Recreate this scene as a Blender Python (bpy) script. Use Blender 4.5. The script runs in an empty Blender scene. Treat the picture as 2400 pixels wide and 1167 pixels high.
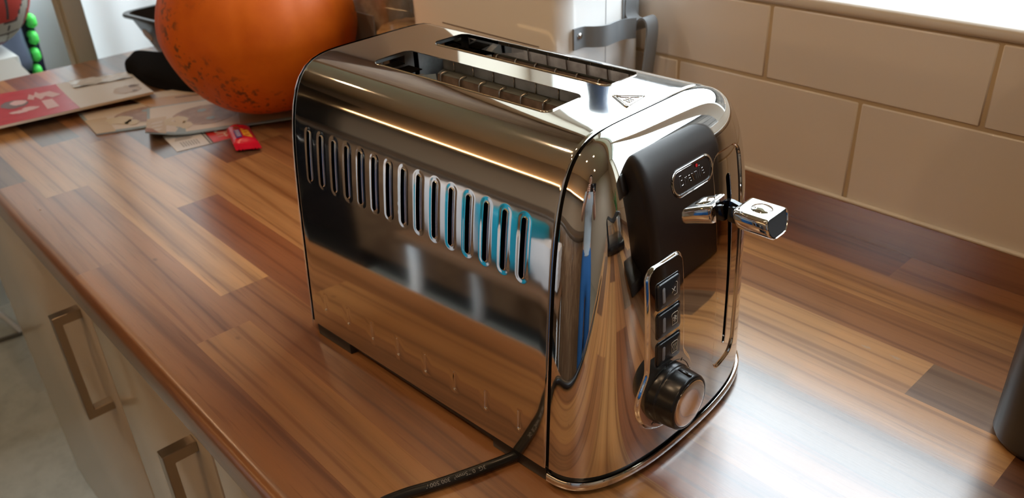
import bpy, bmesh, math, random
import numpy as np
from mathutils import Vector, Matrix
from mathutils.geometry import delaunay_2d_cdt

random.seed(7)
RNG = np.random.RandomState(11)
S = bpy.context.scene
COL = S.collection
PI = math.pi

# ------------------------------------------------------------------ camera
CAMZ = 0.40066609
cam_d = bpy.data.cameras.new('camera')
cam = bpy.data.objects.new('camera', cam_d)
COL.objects.link(cam)
Rw = np.array([[0.67822998, 0.7335566, -0.04357528],
               [0.33794336, -0.36401184, -0.86792261],
               [-0.65253228, 0.57392516, -0.49478433]])     # world -> x right, y down, z forward
M = Matrix(((Rw[0][0], -Rw[1][0], -Rw[2][0], 0), (Rw[0][1], -Rw[1][1], -Rw[2][1], 0),
            (Rw[0][2], -Rw[1][2], -Rw[2][2], CAMZ), (0, 0, 0, 1)))
cam.matrix_world = M
cam_d.sensor_width = 36.0
cam_d.lens = 1945.52 / 2400 * 36
cam_d.clip_start = 0.01
cam_d.dof.use_dof = True
cam_d.dof.focus_distance = 0.50
cam_d.dof.aperture_fstop = 13.0
S.camera = cam

# ------------------------------------------------------------------ world, lights, exposure
w = bpy.data.worlds.new('overcast_sky')
S.world = w
w.use_nodes = True
bg = w.node_tree.nodes['Background']
bg.inputs[0].default_value = (0.80, 0.92, 1.0, 1)
bg.inputs[1].default_value = 8.5
S.view_settings.view_transform = 'Standard'
S.view_settings.look = 'None'
S.view_settings.gamma = 1.0
S.view_settings.exposure = 0.2
S.view_settings.use_curve_mapping = False
try:
    S.cycles.max_bounces = 10
    S.cycles.caustics_reflective = False
    S.cycles.sample_clamp_indirect = 6.0
except Exception:
    pass

def lamp(name, kind, loc, energy, color, size=0.1, rot=(0, 0, 0), sy=None, portal=False):
    d = bpy.data.lights.new(name, kind)
    d.energy = energy
    d.color = color
    if kind == 'AREA':
        d.size = size
        if sy:
            d.shape = 'RECTANGLE'
            d.size_y = sy
        if portal:
            d.cycles.is_portal = True
    elif kind in ('POINT', 'SPOT'):
        d.shadow_soft_size = size
        if kind == 'SPOT':
            d.spot_size = math.radians(130)
            d.spot_blend = 0.6
    o = bpy.data.objects.new(name, d)
    o.location = loc
    o.rotation_euler = rot
    COL.objects.link(o)
    return o

lamp('added_window_portal', 'AREA', (-2.11, 0.93, 0.65), 1, (1, 1, 1), 0.82, (-PI / 2, 0, 0), 1.2, True)  # portal for the added, unseen side opening
lamp('window_portal', 'AREA', (-0.08, 0.93, 0.71), 1, (1, 1, 1), 1.76, (-PI / 2, 0, 0), 1.0, True)
WARM = (1.0, 0.68, 0.40)
CEIL_SPOTS = [(-1.25, -0.20, 1.46), (-0.45, -0.45, 1.46), (-0.15, 0.0, 1.46), (0.7, -0.5, 1.46), (-2.3, -0.5, 1.46)]
SPOT_W = [8, 11, 6, 8, 7]

# ------------------------------------------------------------------ materials
MATS = {}
def mat(name, base=(0.8, 0.8, 0.8), rough=0.5, metal=0.0, spec=0.5, coat=0.0, trans=0.0, ior=1.45, emis=None, es=1.0, bump=None, alpha=1.0, sub=0.0):
    if name in MATS:
        return MATS[name]
    m = bpy.data.materials.new(name)
    m.use_nodes = True
    nt = m.node_tree
    b = nt.nodes['Principled BSDF']
    b.inputs['Base Color'].default_value = (*base, 1)
    b.inputs['Roughness'].default_value = rough
    b.inputs['Metallic'].default_value = metal
    b.inputs['Specular IOR Level'].default_value = spec
    b.inputs['Coat Weight'].default_value = coat
    b.inputs['Transmission Weight'].default_value = trans
    b.inputs['IOR'].default_value = ior
    if sub:
        b.inputs['Subsurface Weight'].default_value = sub
        b.inputs['Subsurface Scale'].default_value = 0.01
    if emis:
        b.inputs['Emission Color'].default_value = (*emis, 1)
        b.inputs['Emission Strength'].default_value = es
    if bump:
        sc, st, dist = bump
        tc = nt.nodes.new('ShaderNodeTexCoord')
        n = nt.nodes.new('ShaderNodeTexNoise')
        n.inputs['Scale'].default_value = sc
        n.inputs['Detail'].default_value = 4
        bp = nt.nodes.new('ShaderNodeBump')
        bp.inputs['Strength'].default_value = st
        bp.inputs['Distance'].default_value = dist
        nt.links.new(tc.outputs['Object'], n.inputs['Vector'])
        nt.links.new(n.outputs['Fac'], bp.inputs['Height'])
        nt.links.new(bp.outputs['Normal'], b.inputs['Normal'])
    MATS[name] = m
    return m

def N(nt, kind, **kw):
    n = nt.nodes.new(kind)
    for k, v in kw.items():
        if k.startswith('i_'):
            key = k[2:].replace('_', ' ')
            n.inputs[key].default_value = v
        else:
            setattr(n, k, v)
    return n

def mixcol(nt, fac, a, b, mode='MIX'):
    n = nt.nodes.new('ShaderNodeMix')
    n.data_type = 'RGBA'
    n.blend_type = mode
    for idx, v in ((0, fac), (6, a), (7, b)):
        if isinstance(v, (int, float)):
            n.inputs[idx].default_value = v
        elif isinstance(v, tuple):
            n.inputs[idx].default_value = (*v, 1) if len(v) == 3 else v
        else:
            nt.links.new(v, n.inputs[idx])
    return n.outputs[2]

def ramp(nt, src, stops):
    r = nt.nodes.new('ShaderNodeValToRGB')
    el = r.color_ramp.elements
    while len(el) < len(stops):
        el.new(0.5)
    for e, (p, c) in zip(el, stops):
        e.position = p
        e.color = (*c, 1) if len(c) == 3 else c
    nt.links.new(src, r.inputs[0])
    return r.outputs[0]

def mapping(nt, scale, add_random=False, loc=(0, 0, 0), coord='Object'):
    tc = nt.nodes.new('ShaderNodeTexCoord')
    src = tc.outputs[coord]
    if add_random:
        oi = nt.nodes.new('ShaderNodeObjectInfo')
        vm = nt.nodes.new('ShaderNodeVectorMath')
        vm.operation = 'MULTIPLY_ADD'
        cmb = nt.nodes.new('ShaderNodeCombineXYZ')
        nt.links.new(oi.outputs['Random'], cmb.inputs[0])
        nt.links.new(oi.outputs['Random'], cmb.inputs[1])
        nt.links.new(oi.outputs['Random'], cmb.inputs[2])
        vm.inputs[1].default_value = (7.0, 13.0, 5.0)
        nt.links.new(cmb.outputs[0], vm.inputs[0])
        nt.links.new(src, vm.inputs[2])
        src = vm.outputs[0]
    mp = nt.nodes.new('ShaderNodeMapping')
    mp.inputs['Scale'].default_value = scale
    mp.inputs['Location'].default_value = loc
    nt.links.new(src, mp.inputs['Vector'])
    return mp.outputs[0]

def wood_mat():
    m = bpy.data.materials.new('walnut_block_laminate')
    m.use_nodes = True
    nt = m.node_tree
    b = nt.nodes['Principled BSDF']
    oi = nt.nodes.new('ShaderNodeObjectInfo')
    v1 = mapping(nt, (1.6, 26.0, 26.0), True)
    n1 = N(nt, 'ShaderNodeTexNoise', i_Scale=1.6, i_Detail=5.0, i_Roughness=0.6, i_Distortion=0.6)
    nt.links.new(v1, n1.inputs['Vector'])
    v2 = mapping(nt, (0.55, 9.0, 9.0), True)
    wv = N(nt, 'ShaderNodeTexWave', i_Scale=1.5, i_Distortion=9.0, i_Detail=2.5)
    wv.inputs['Detail Scale'].default_value = 0.8
    wv.bands_direction = 'Y'
    nt.links.new(v2, wv.inputs['Vector'])
    v3 = mapping(nt, (14.0, 420.0, 420.0), True)
    n3 = N(nt, 'ShaderNodeTexNoise', i_Scale=1.0, i_Detail=3.0)
    nt.links.new(v3, n3.inputs['Vector'])
    c = oi.outputs['Color']
    g1 = ramp(nt, n1.outputs['Fac'], [(0.28, (0.60, 0.52, 0.46)), (0.5, (1, 1, 1)), (0.72, (1.22, 1.20, 1.16))])
    c = mixcol(nt, 1.0, c, g1, 'MULTIPLY')
    g2 = ramp(nt, wv.outputs['Fac'], [(0.0, (0.55, 0.46, 0.40)), (0.09, (0.94, 0.92, 0.90)), (0.6, (1, 1, 1)), (1.0, (1.07, 1.06, 1.04))])
    c = mixcol(nt, 0.72, c, g2, 'MULTIPLY')
    g3 = ramp(nt, n3.outputs['Fac'], [(0.30, (0.60, 0.55, 0.50)), (0.42, (1, 1, 1)), (1.0, (1.04, 1.04, 1.04))])
    c = mixcol(nt, 0.55, c, g3, 'MULTIPLY')
    # small knots and pinholes
    v4 = mapping(nt, (9.0, 16.0, 16.0), True)
    vo = N(nt, 'ShaderNodeTexVoronoi', i_Scale=1.0)
    nt.links.new(v4, vo.inputs['Vector'])
    g4 = ramp(nt, vo.outputs['Distance'], [(0.015, (0.25, 0.2, 0.16)), (0.045, (1, 1, 1))])
    c = mixcol(nt, 0.6, c, g4, 'MULTIPLY')
    nt.links.new(c, b.inputs['Base Color'])
    b.inputs['Specular IOR Level'].default_value = 0.5
    b.inputs['Coat Weight'].default_value = 1.0
    b.inputs['Coat IOR'].default_value = 1.75
    b.inputs['Coat Roughness'].default_value = 0.24
    n5 = N(nt, 'ShaderNodeTexNoise', i_Scale=9.0, i_Detail=4.0)
    tc = nt.nodes.new('ShaderNodeTexCoord')
    nt.links.new(tc.outputs['Object'], n5.inputs['Vector'])
    rr = ramp(nt, n5.outputs['Fac'], [(0.3, (0.27, 0.27, 0.27)), (0.7, (0.37, 0.37, 0.37))])
    nt.links.new(rr, b.inputs['Roughness'])
    v6 = mapping(nt, (90.0, 700.0, 700.0))
    n6 = N(nt, 'ShaderNodeTexNoise', i_Scale=1.0, i_Detail=2.0)
    nt.links.new(v6, n6.inputs['Vector'])
    bp = N(nt, 'ShaderNodeBump', i_Strength=0.22, i_Distance=0.0003)
    nt.links.new(n6.outputs['Fac'], bp.inputs['Height'])
    nt.links.new(bp.outputs['Normal'], b.inputs['Normal'])
    return m

def noise_color_mat(name, base, dark, scale, lo=0.45, hi=0.6, rough=0.5, fac=1.0, spots=None, coat=0.0, sub=0.0):
    m = bpy.data.materials.new(name)
    m.use_nodes = True
    nt = m.node_tree
    b = nt.nodes['Principled BSDF']
    v = mapping(nt, (1, 1, 1))
    n = N(nt, 'ShaderNodeTexNoise', i_Scale=scale, i_Detail=5.0, i_Roughness=0.6)
    nt.links.new(v, n.inputs['Vector'])
    c = ramp(nt, n.outputs['Fac'], [(lo, dark), (hi, base)])
    if spots:
        sc, col, thr, big, blo = spots
        n2 = N(nt, 'ShaderNodeTexNoise', i_Scale=sc, i_Detail=3.0)
        nt.links.new(v, n2.inputs['Vector'])
        n3 = N(nt, 'ShaderNodeTexNoise', i_Scale=big, i_Detail=2.0)
        nt.links.new(v, n3.inputs['Vector'])
        mm = nt.nodes.new('ShaderNodeMath')
        mm.operation = 'MULTIPLY'
        nt.links.new(ramp(nt, n2.outputs['Fac'], [(thr, (0, 0, 0)), (thr + 0.07, (1, 1, 1))]), mm.inputs[0])
        nt.links.new(ramp(nt, n3.outputs['Fac'], [(blo, (0, 0, 0)), (blo + 0.14, (1, 1, 1))]), mm.inputs[1])
        c = mixcol(nt, mm.outputs[0], c, col)
    nt.links.new(c, b.inputs['Base Color'])
    b.inputs['Roughness'].default_value = rough
    b.inputs['Coat Weight'].default_value = coat
    if sub:
        b.inputs['Subsurface Weight'].default_value = sub
        b.inputs['Subsurface Scale'].default_value = 0.02
    return m

WOOD = wood_mat()
CHROME = mat('polished_steel', (0.80, 0.78, 0.76), 0.035, 1.0)
CHROMEB = mat('brushed_body_steel', (0.80, 0.77, 0.74), 0.060, 1.0)
CHROME2 = mat('satin_steel', (0.62, 0.60, 0.58), 0.22, 1.0)
BLACK = mat('black_plastic', (0.012, 0.012, 0.013), 0.32)
BLACKG = mat('gloss_black_plastic', (0.010, 0.010, 0.012), 0.12, coat=0.4)
DARK = mat('shade_black', (0.008, 0.007, 0.006), 0.9, spec=0.0)  # near-black colour standing in for shade inside gaps
CREAM = mat('cream_gloss_door', (0.62, 0.52, 0.40), 0.22, coat=0.3)
WHITE = mat('white_paint', (0.78, 0.79, 0.78), 0.45)

# ------------------------------------------------------------------ mesh helpers
def link(o, parent=None):
    COL.objects.link(o)
    if parent is not None:
        o.parent = parent
    return o

def tag(o, label, cat, group=None, kind=None):
    o['label'] = label
    o['category'] = cat
    if group:
        o['group'] = group
    if kind:
        o['kind'] = kind
    return o

def struct(o):
    o['kind'] = 'structure'
    return o

def empty(name, loc=(0, 0, 0), rz=0.0):
    o = bpy.data.objects.new(name, None)
    o.empty_display_size = 0.05
    o.location = loc
    o.rotation_euler = (0, 0, rz)
    COL.objects.link(o)
    return o

def pyobj(name, V, F, m, parent=None, smooth=False, loc=None, rz=0.0, normals=None):
    me = bpy.data.meshes.new(name)
    me.from_pydata([tuple(map(float, v)) for v in V], [], [tuple(map(int, f)) for f in F])
    if isinstance(m, (list, tuple)):
        for k in m:
            me.materials.append(k)
    elif m is not None:
        me.materials.append(m)
    if smooth:
        me.polygons.foreach_set('use_smooth', [True] * len(me.polygons))
    me.validate()
    me.update()
    if normals is not None:
        me.normals_split_custom_set_from_vertices([tuple(map(float, n)) for n in normals])
    o = bpy.data.objects.new(name, me)
    if loc is not None:
        o.location = loc
    o.rotation_euler = (0, 0, rz)
    return link(o, parent)

def bmobj(name, bm, m, parent=None, smooth=True, loc=None, rz=0.0, sharp=40):
    me = bpy.data.meshes.new(name)
    bmesh.ops.recalc_face_normals(bm, faces=bm.faces)
    bm.to_mesh(me)
    bm.free()
    if isinstance(m, (list, tuple)):
        for k in m:
            me.materials.append(k)
    else:
        me.materials.append(m)
    if smooth:
        me.polygons.foreach_set('use_smooth', [True] * len(me.polygons))
        try:
            me.set_sharp_from_angle(angle=math.radians(sharp))
        except Exception:
            pass
    o = bpy.data.objects.new(name, me)
    if loc is not None:
        o.location = loc
    o.rotation_euler = (0, 0, rz)
    return link(o, parent)

def bbox(bm, lo, hi, bevel=0.0, seg=2, mi=0):
    x0, y0, z0 = lo
    x1, y1, z1 = hi
    vs = [bm.verts.new(p) for p in ((x0, y0, z0), (x1, y0, z0), (x1, y1, z0), (x0, y1, z0), (x0, y0, z1), (x1, y0, z1), (x1, y1, z1), (x0, y1, z1))]
    fs = [bm.faces.new([vs[i] for i in f]) for f in ((3, 2, 1, 0), (4, 5, 6, 7), (0, 1, 5, 4), (1, 2, 6, 5), (2, 3, 7, 6), (3, 0, 4, 7))]
    for f in fs:
        f.material_index = mi
    if bevel > 0:
        es = set()
        for f in fs:
            es.update(f.edges)
        bmesh.ops.bevel(bm, geom=list(es), offset=bevel, segments=seg, profile=0.5, affect='EDGES')
    return bm

def box(name, lo, hi, m, parent=None, bevel=0.0, seg=2, smooth=None):
    bm = bmesh.new()
    bbox(bm, lo, hi, bevel, seg)
    return bmobj(name, bm, m, parent, smooth=(bevel > 0) if smooth is None else smooth)

def lathe_bm(prof, seg=48, bm=None, center=(0, 0, 0)):
    bm = bm or bmesh.new()
    rings = []
    for r, z in prof:
        if r < 1e-6:
            rings.append([bm.verts.new((center[0], center[1], center[2] + z))])
        else:
            rings.append([bm.verts.new((center[0] + r * math.cos(2 * PI * i / seg), center[1] + r * math.sin(2 * PI * i / seg), center[2] + z)) for i in range(seg)])
    for a, b in zip(rings[:-1], rings[1:]):
        for i in range(seg):
            j = (i + 1) % seg
            if len(a) == 1 and len(b) == 1:
                continue
            if len(a) == 1:
                bm.faces.new((a[0], b[i], b[j]))
            elif len(b) == 1:
                bm.faces.new((a[i], a[j], b[0]))
            else:
                bm.faces.new((a[i], a[j], b[j], b[i]))
    return bm

def catmull(pts, n=8):
    P = [np.array(p, float) for p in pts]
    P = [2 * P[0] - P[1]] + P + [2 * P[-1] - P[-2]]
    out = []
    for i in range(1, len(P) - 2):
        for k in range(n):
            t = k / n
            a, b, c, d = P[i - 1], P[i], P[i + 1], P[i + 2]
            out.append(0.5 * ((2 * b) + (-a + c) * t + (2 * a - 5 * b + 4 * c - d) * t * t + (-a + 3 * b - 3 * c + d) * t ** 3))
    out.append(P[-2])
    return out

def tube_data(pts, r, seg=8, V=None, F=None, cap=True):
    V = V if V is not None else []
    F = F if F is not None else []
    pts = [np.array(p, float) for p in pts]
    n = len(pts)
    base = len(V)
    up = None
    for i in range(n):
        t = pts[min(i + 1, n - 1)] - pts[max(i - 1, 0)]
        t = t / (np.linalg.norm(t) + 1e-12)
        if up is None:
            a = np.array((0, 0, 1.0)) if abs(t[2]) < 0.9 else np.array((1.0, 0, 0))
            up = np.cross(np.cross(t, a), t)
        up = up - t * np.dot(up, t)
        up /= np.linalg.norm(up) + 1e-12
        sd = np.cross(t, up)
        rr = r[i] if hasattr(r, '__len__') else r
        for k in range(seg):
            an = 2 * PI * k / seg
            V.append(pts[i] + rr * (math.cos(an) * up + math.sin(an) * sd))
    for i in range(n - 1):
        for k in range(seg):
            k2 = (k + 1) % seg
            F.append((base + i * seg + k, base + i * seg + k2, base + (i + 1) * seg + k2, base + (i + 1) * seg + k))
    if cap:
        F.append(tuple(base + k for k in range(seg))[::-1])
        F.append(tuple(base + (n - 1) * seg + k for k in range(seg)))
    return V, F

def tube(name, pts, r, m, parent=None, seg=8):
    V, F = tube_data(pts, r, seg)
    return pyobj(name, V, F, m, parent, smooth=True)

def prism(name, poly, z0, z1, m, parent=None, bevel=0.0, axis='z'):
    """extrude a 2-D polygon; axis z: (x,y)->z ; axis u: (v,z) extruded along x"""
    bm = bmesh.new()
    def P(a, b, h):
        return (a, b, h) if axis == 'z' else (h, a, b)
    lo = [bm.verts.new(P(a, b, z0)) for a, b in poly]
    hi = [bm.verts.new(P(a, b, z1)) for a, b in poly]
    n = len(poly)
    f1 = bm.faces.new(lo[::-1])
    f2 = bm.faces.new(hi)
    for i in range(n):
        bm.faces.new((lo[i], lo[(i + 1) % n], hi[(i + 1) % n], hi[i]))
    if bevel > 0:
        es = list(f1.edges) + list(f2.edges)
        bmesh.ops.bevel(bm, geom=es, offset=bevel, segments=3, profile=0.5, affect='EDGES')
    return bmobj(name, bm, m, parent)

def rrect(cx, cy, hx, hy, r, n=6):
    pts = []
    for sx, sy, a0 in ((1, 1, 0), (-1, 1, PI / 2), (-1, -1, PI), (1, -1, 1.5 * PI)):
        for k in range(n + 1):
            a = a0 + PI / 2 * k / n
            pts.append((cx + sx * (hx - r) + r * math.cos(a), cy + sy * (hy - r) + r * math.sin(a)))
    return pts

def sd_rrect(x, y, cx, cy, hx, hy, r):
    dx = np.abs(x - cx) - (hx - r)
    dy = np.abs(y - cy) - (hy - r)
    return np.hypot(np.maximum(dx, 0), np.maximum(dy, 0)) + np.minimum(np.maximum(dx, dy), 0) - r

def smooth01(t):
    t = np.clip(t, 0, 1)
    return t * t * t * (t * (6 * t - 15) + 10)

def text_mesh(body, size, align='CENTER', depth=0.0):
    cu = bpy.data.curves.new('lettering', 'FONT')
    cu.body = body
    cu.size = size
    cu.align_x = align
    cu.align_y = 'CENTER'
    cu.extrude = depth
    cu.resolution_u = 3
    o = bpy.data.objects.new('lettering', cu)
    COL.objects.link(o)
    dg = bpy.context.evaluated_depsgraph_get()
    me = bpy.data.meshes.new_from_object(o.evaluated_get(dg))
    bpy.data.objects.remove(o)
    V = np.array([v.co[:] for v in me.vertices])
    F = [tuple(p.vertices) for p in me.polygons]
    bpy.data.meshes.remove(me)
    return V, F

# ================================================================== ROOM
YW = 0.709            # tile face
FL = -0.90            # floor
CE = 1.50             # ceiling
XL, XR, YB = -4.2, 1.9, -1.75
# window opening in the right-hand wall, patio door opening in the wall behind the camera
WX0, WX1, WZ0, WZ1 = -0.90, 0.80, 0.218, 1.20
DY0, DY1, DZ1 = -0.95, 0.35, 1.12

floor_m = bpy.data.materials.new('pale_vinyl_floor')
floor_m.use_nodes = True
nt = floor_m.node_tree
b = nt.nodes['Principled BSDF']
v = mapping(nt, (1, 1, 1))
n1 = N(nt, 'ShaderNodeTexNoise', i_Scale=14.0, i_Detail=6.0, i_Roughness=0.7)
nt.links.new(v, n1.inputs['Vector'])
nt.links.new(ramp(nt, n1.outputs['Fac'], [(0.3, (0.40, 0.42, 0.38)), (0.55, (0.52, 0.54, 0.49)), (0.8, (0.58, 0.59, 0.55))]), b.inputs['Base Color'])
b.inputs['Roughness'].default_value = 0.42
struct(box('floor', (XL, YB, FL - 0.05), (XR, YW + 0.01, FL), floor_m))
wall_m = mat('warm_white_wall', (0.72, 0.66, 0.56), 0.7, bump=(60, 0.05, 0.001))
wallb_m = mat('beige_wall', (0.48, 0.36, 0.25), 0.7)
struct(box('ceiling', (XL, YB, CE), (XR, YW + 0.01, CE + 0.05), mat('ceiling_paint', (0.50, 0.43, 0.35), 0.8)))
struct(box('wall_left', (XL - 0.05, YB, FL), (XL, YW, CE), wallb_m))
struct(box('wall_front', (XL, YB - 0.05, FL), (XR, YB, CE), wallb_m))

W2 = (-2.52, -1.70, 0.05, 1.25)  # unseen opening added to bring daylight to the far left end
bm = bmesh.new()
for (x0, x1, z0, z1) in ((XL, W2[0], FL, CE), (W2[0], W2[1], FL, W2[2]), (W2[0], W2[1], W2[3], CE), (W2[1], WX0, FL, CE), (WX0, WX1, FL, 0.203), (WX0, WX1, WZ1, CE), (WX1, XR, FL, CE)):
    bbox(bm, (x0, YW + 0.0014, z0), (x1, YW + 0.20, z1))
wall_r = struct(bmobj('wall_right', bm, wall_m, smooth=False))
box('grout_bed', (-1.60, YW + 0.0011, 0.030), (1.42, YW + 0.0014, 0.2045), mat('grout', (0.56, 0.45, 0.30), 0.8), wall_r)
struct(box('wall_back', (XR, YB, FL), (XR + 0.08, YW + 0.2, CE), wall_m))
w2 = box('added_window', (W2[0], 0.80, W2[2]), (W2[0] + 0.05, 0.86, W2[3]), mat('white_upvc', (0.82, 0.84, 0.84), 0.25, coat=0.2), bevel=0.004)
struct(w2)
fb = bmesh.new()
bbox(fb, (W2[1] - 0.05, 0.80, W2[2]), (W2[1], 0.86, W2[3]), 0.004)
bbox(fb, (W2[0] + 0.05, 0.80, W2[2]), (W2[1] - 0.05, 0.86, W2[2] + 0.05), 0.004)
bbox(fb, (W2[0] + 0.05, 0.80, W2[3] - 0.05), (W2[1] - 0.05, 0.86, W2[3]), 0.004)
bmobj('window_frame', fb, mat('white_upvc'), w2)

# ceramic wall tiles: two courses above the upstand, running bond, every tile its own piece
tile_m = mat('cream_ceramic_tile', (0.80, 0.75, 0.69), 0.30, coat=0.15, bump=(9, 0.04, 0.002))
tile_cache = {}
def tile(x0, x1, z0, z1):
    key = (round(x1 - x0, 4), round(z1 - z0, 4))
    if key not in tile_cache:
        bm = bmesh.new()
        bbox(bm, (0, 0, 0), (x1 - x0, 0.008, z1 - z0), 0.0012, 1)
        o = bmobj('tile', bm, tile_m, wall_r)
        tile_cache[key] = o
    else:
        o = tile_cache[key].copy()
        link(o, wall_r)
    o.location = (x0, YW, z0)
P_T, G_T = 0.2027, 0.0032
for j, (z0, z1, off) in enumerate(((0.034, 0.1302, -0.3205), (0.1334, 0.2026, -0.2170))):
    k0 = -8
    for k in range(k0, 8):
        x0 = off + k * P_T
        if x0 + P_T > 1.4 or x0 < -1.62:
            continue
        tile(x0 + G_T / 2, x0 + P_T - G_T / 2, z0, z1)

# window: sill board, reveal, frame, glass
upvc = mat('white_upvc', (0.82, 0.84, 0.84), 0.25, coat=0.2)
bm = bmesh.new()
bbox(bm, (WX0 - 0.02, 0.7065, 0.2045), (WX1 + 0.02, 0.925, 0.2165), 0.0045, 4)
o = struct(bmobj('trim_1', bm, mat('white_gloss_sill', (0.74, 0.70, 0.64), 0.28)))
win = box('window_1', (WX0, 0.845, 0.2165), (WX0 + 0.05, 0.905, WZ1), upvc, bevel=0.004)
struct(win)
fb = bmesh.new()
bbox(fb, (WX1 - 0.05, 0.845, 0.2165), (WX1, 0.905, WZ1), 0.004)
bbox(fb, (WX0 + 0.05, 0.845, 0.2165), (WX1 - 0.05, 0.905, 0.266), 0.004)
bbox(fb, (WX0 + 0.05, 0.845, WZ1 - 0.05), (WX1 - 0.05, 0.905, WZ1), 0.004)
for xm in (-0.08,):
    bbox(fb, (xm - 0.05, 0.847, 0.266), (xm + 0.05, 0.903, WZ1 - 0.05), 0.004)
bmobj('window_frame', fb, upvc, win)
glass_m = bpy.data.materials.new('clear_glass')
glass_m.use_nodes = True
nt = glass_m.node_tree
nt.nodes.remove(nt.nodes['Principled BSDF'])
tr = nt.nodes.new('ShaderNodeBsdfTransparent')
gl = nt.nodes.new('ShaderNodeBsdfGlossy')
gl.inputs['Roughness'].default_value = 0.0
mx = nt.nodes.new('ShaderNodeMixShader')
mx.inputs[0].default_value = 0.06
nt.links.new(tr.outputs[0], mx.inputs[1])
nt.links.new(gl.outputs[0], mx.inputs[2])
nt.links.new(mx.outputs[0], nt.nodes['Material Output'].inputs[0])
for x0, x1 in ((WX0 + 0.05, -0.13), (-0.03, WX1 - 0.05)):
    box('pane', (x0, 0.870, 0.266), (x1, 0.874, WZ1 - 0.05), glass_m, win)
# end of the kitchen: white panel made translucent to glow from behind, grey-green door post and white door edge beyond the worktop
bl_m = bpy.data.materials.new('backlit_white_panel')
bl_m.use_nodes = True
nt = bl_m.node_tree
nt.nodes.remove(nt.nodes['Principled BSDF'])
d1 = N(nt, 'ShaderNodeBsdfDiffuse')
d1.inputs['Color'].default_value = (0.86, 0.90, 0.91, 1)
d2 = N(nt, 'ShaderNodeBsdfTranslucent')
d2.inputs['Color'].default_value = (0.90, 0.93, 0.94, 1)
mx = nt.nodes.new('ShaderNodeMixShader')
mx.inputs[0].default_value = 0.65
nt.links.new(d1.outputs[0], mx.inputs[1])
nt.links.new(d2.outputs[0], mx.inputs[2])
nt.links.new(mx.outputs[0], nt.nodes['Material Output'].inputs[0])
V, F = [], []
for i in range(41):
    yy = 0.4335 + (YW - 0.4335) * i / 40
    xx = -1.604 + 0.003 * math.sin(i * 0.55)
    V += [(xx, yy, FL), (xx, yy, CE)]
for i in range(40):
    F.append((2 * i, 2 * i + 2, 2 * i + 3, 2 * i + 1))
struct(pyobj('backlit_panel', V, F, bl_m, None, smooth=True))
bm = bmesh.new()
bbox(bm, (-1.620, 0.400, FL), (-1.585, 0.4335, CE), 0.003)
bbox(bm, (-1.626, 0.3965, FL), (-1.595, 0.4015, CE), 0.0015)
struct(bmobj('trim_2', bm, mat('grey_green_post', (0.42, 0.41, 0.33), 0.5)))
struct(box('door_2', (-2.62, -0.45, FL), (-2.58, 0.70, CE), mat('pale_blue_white_door', (0.74, 0.82, 0.84), 0.4)))
# cream wall cupboard on the tiled wall between the end wall and the window
u = empty('wall_cupboard', (-1.30, 0.53, 0.52))
tag(u, 'brown wall cupboard above the pumpkin, left of the window', 'cupboard')
cup_m = noise_color_mat('oak_cupboard', (0.24, 0.15, 0.09), (0.19, 0.115, 0.07), 12, rough=0.5)
box('carcass', (-0.29, -0.15, 0), (0.29, 0.177, 0.75), cup_m, u)
box('door', (-0.289, -0.169, 0), (0.289, -0.151, 0.75), cup_m, u, bevel=0.002)

# downlights in the ceiling
for i, (p, wt) in enumerate(zip(CEIL_SPOTS, SPOT_W)):
    t = empty('downlight', (p[0], p[1], CE))
    tag(t, ['recessed ceiling downlight above the far end of the worktop', 'recessed ceiling downlight in front of the toaster', 'recessed ceiling downlight nearest the person',
            'recessed ceiling downlight by the patio door', 'recessed ceiling downlight over the laundry corner'][i], 'light', 'recessed ceiling downlights')
    bm = lathe_bm([(0.030, -0.004), (0.042, -0.004), (0.043, 0.0), (0.030, 0.0), (0.030, -0.004)], 32)
    bmobj('bezel', bm, CHROME2, t)
    bm = lathe_bm([(0, -0.002), (0.029, -0.002)], 24)
    bmobj('bulb', bm, mat('warm_lamp', (1, 1, 1), 0.5, emis=(1.0, 0.66, 0.36), es=60), t)
    lamp('lamp_light', 'SPOT', (p[0], p[1], CE - 0.012), wt * 1.0, WARM, 0.028)

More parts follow.
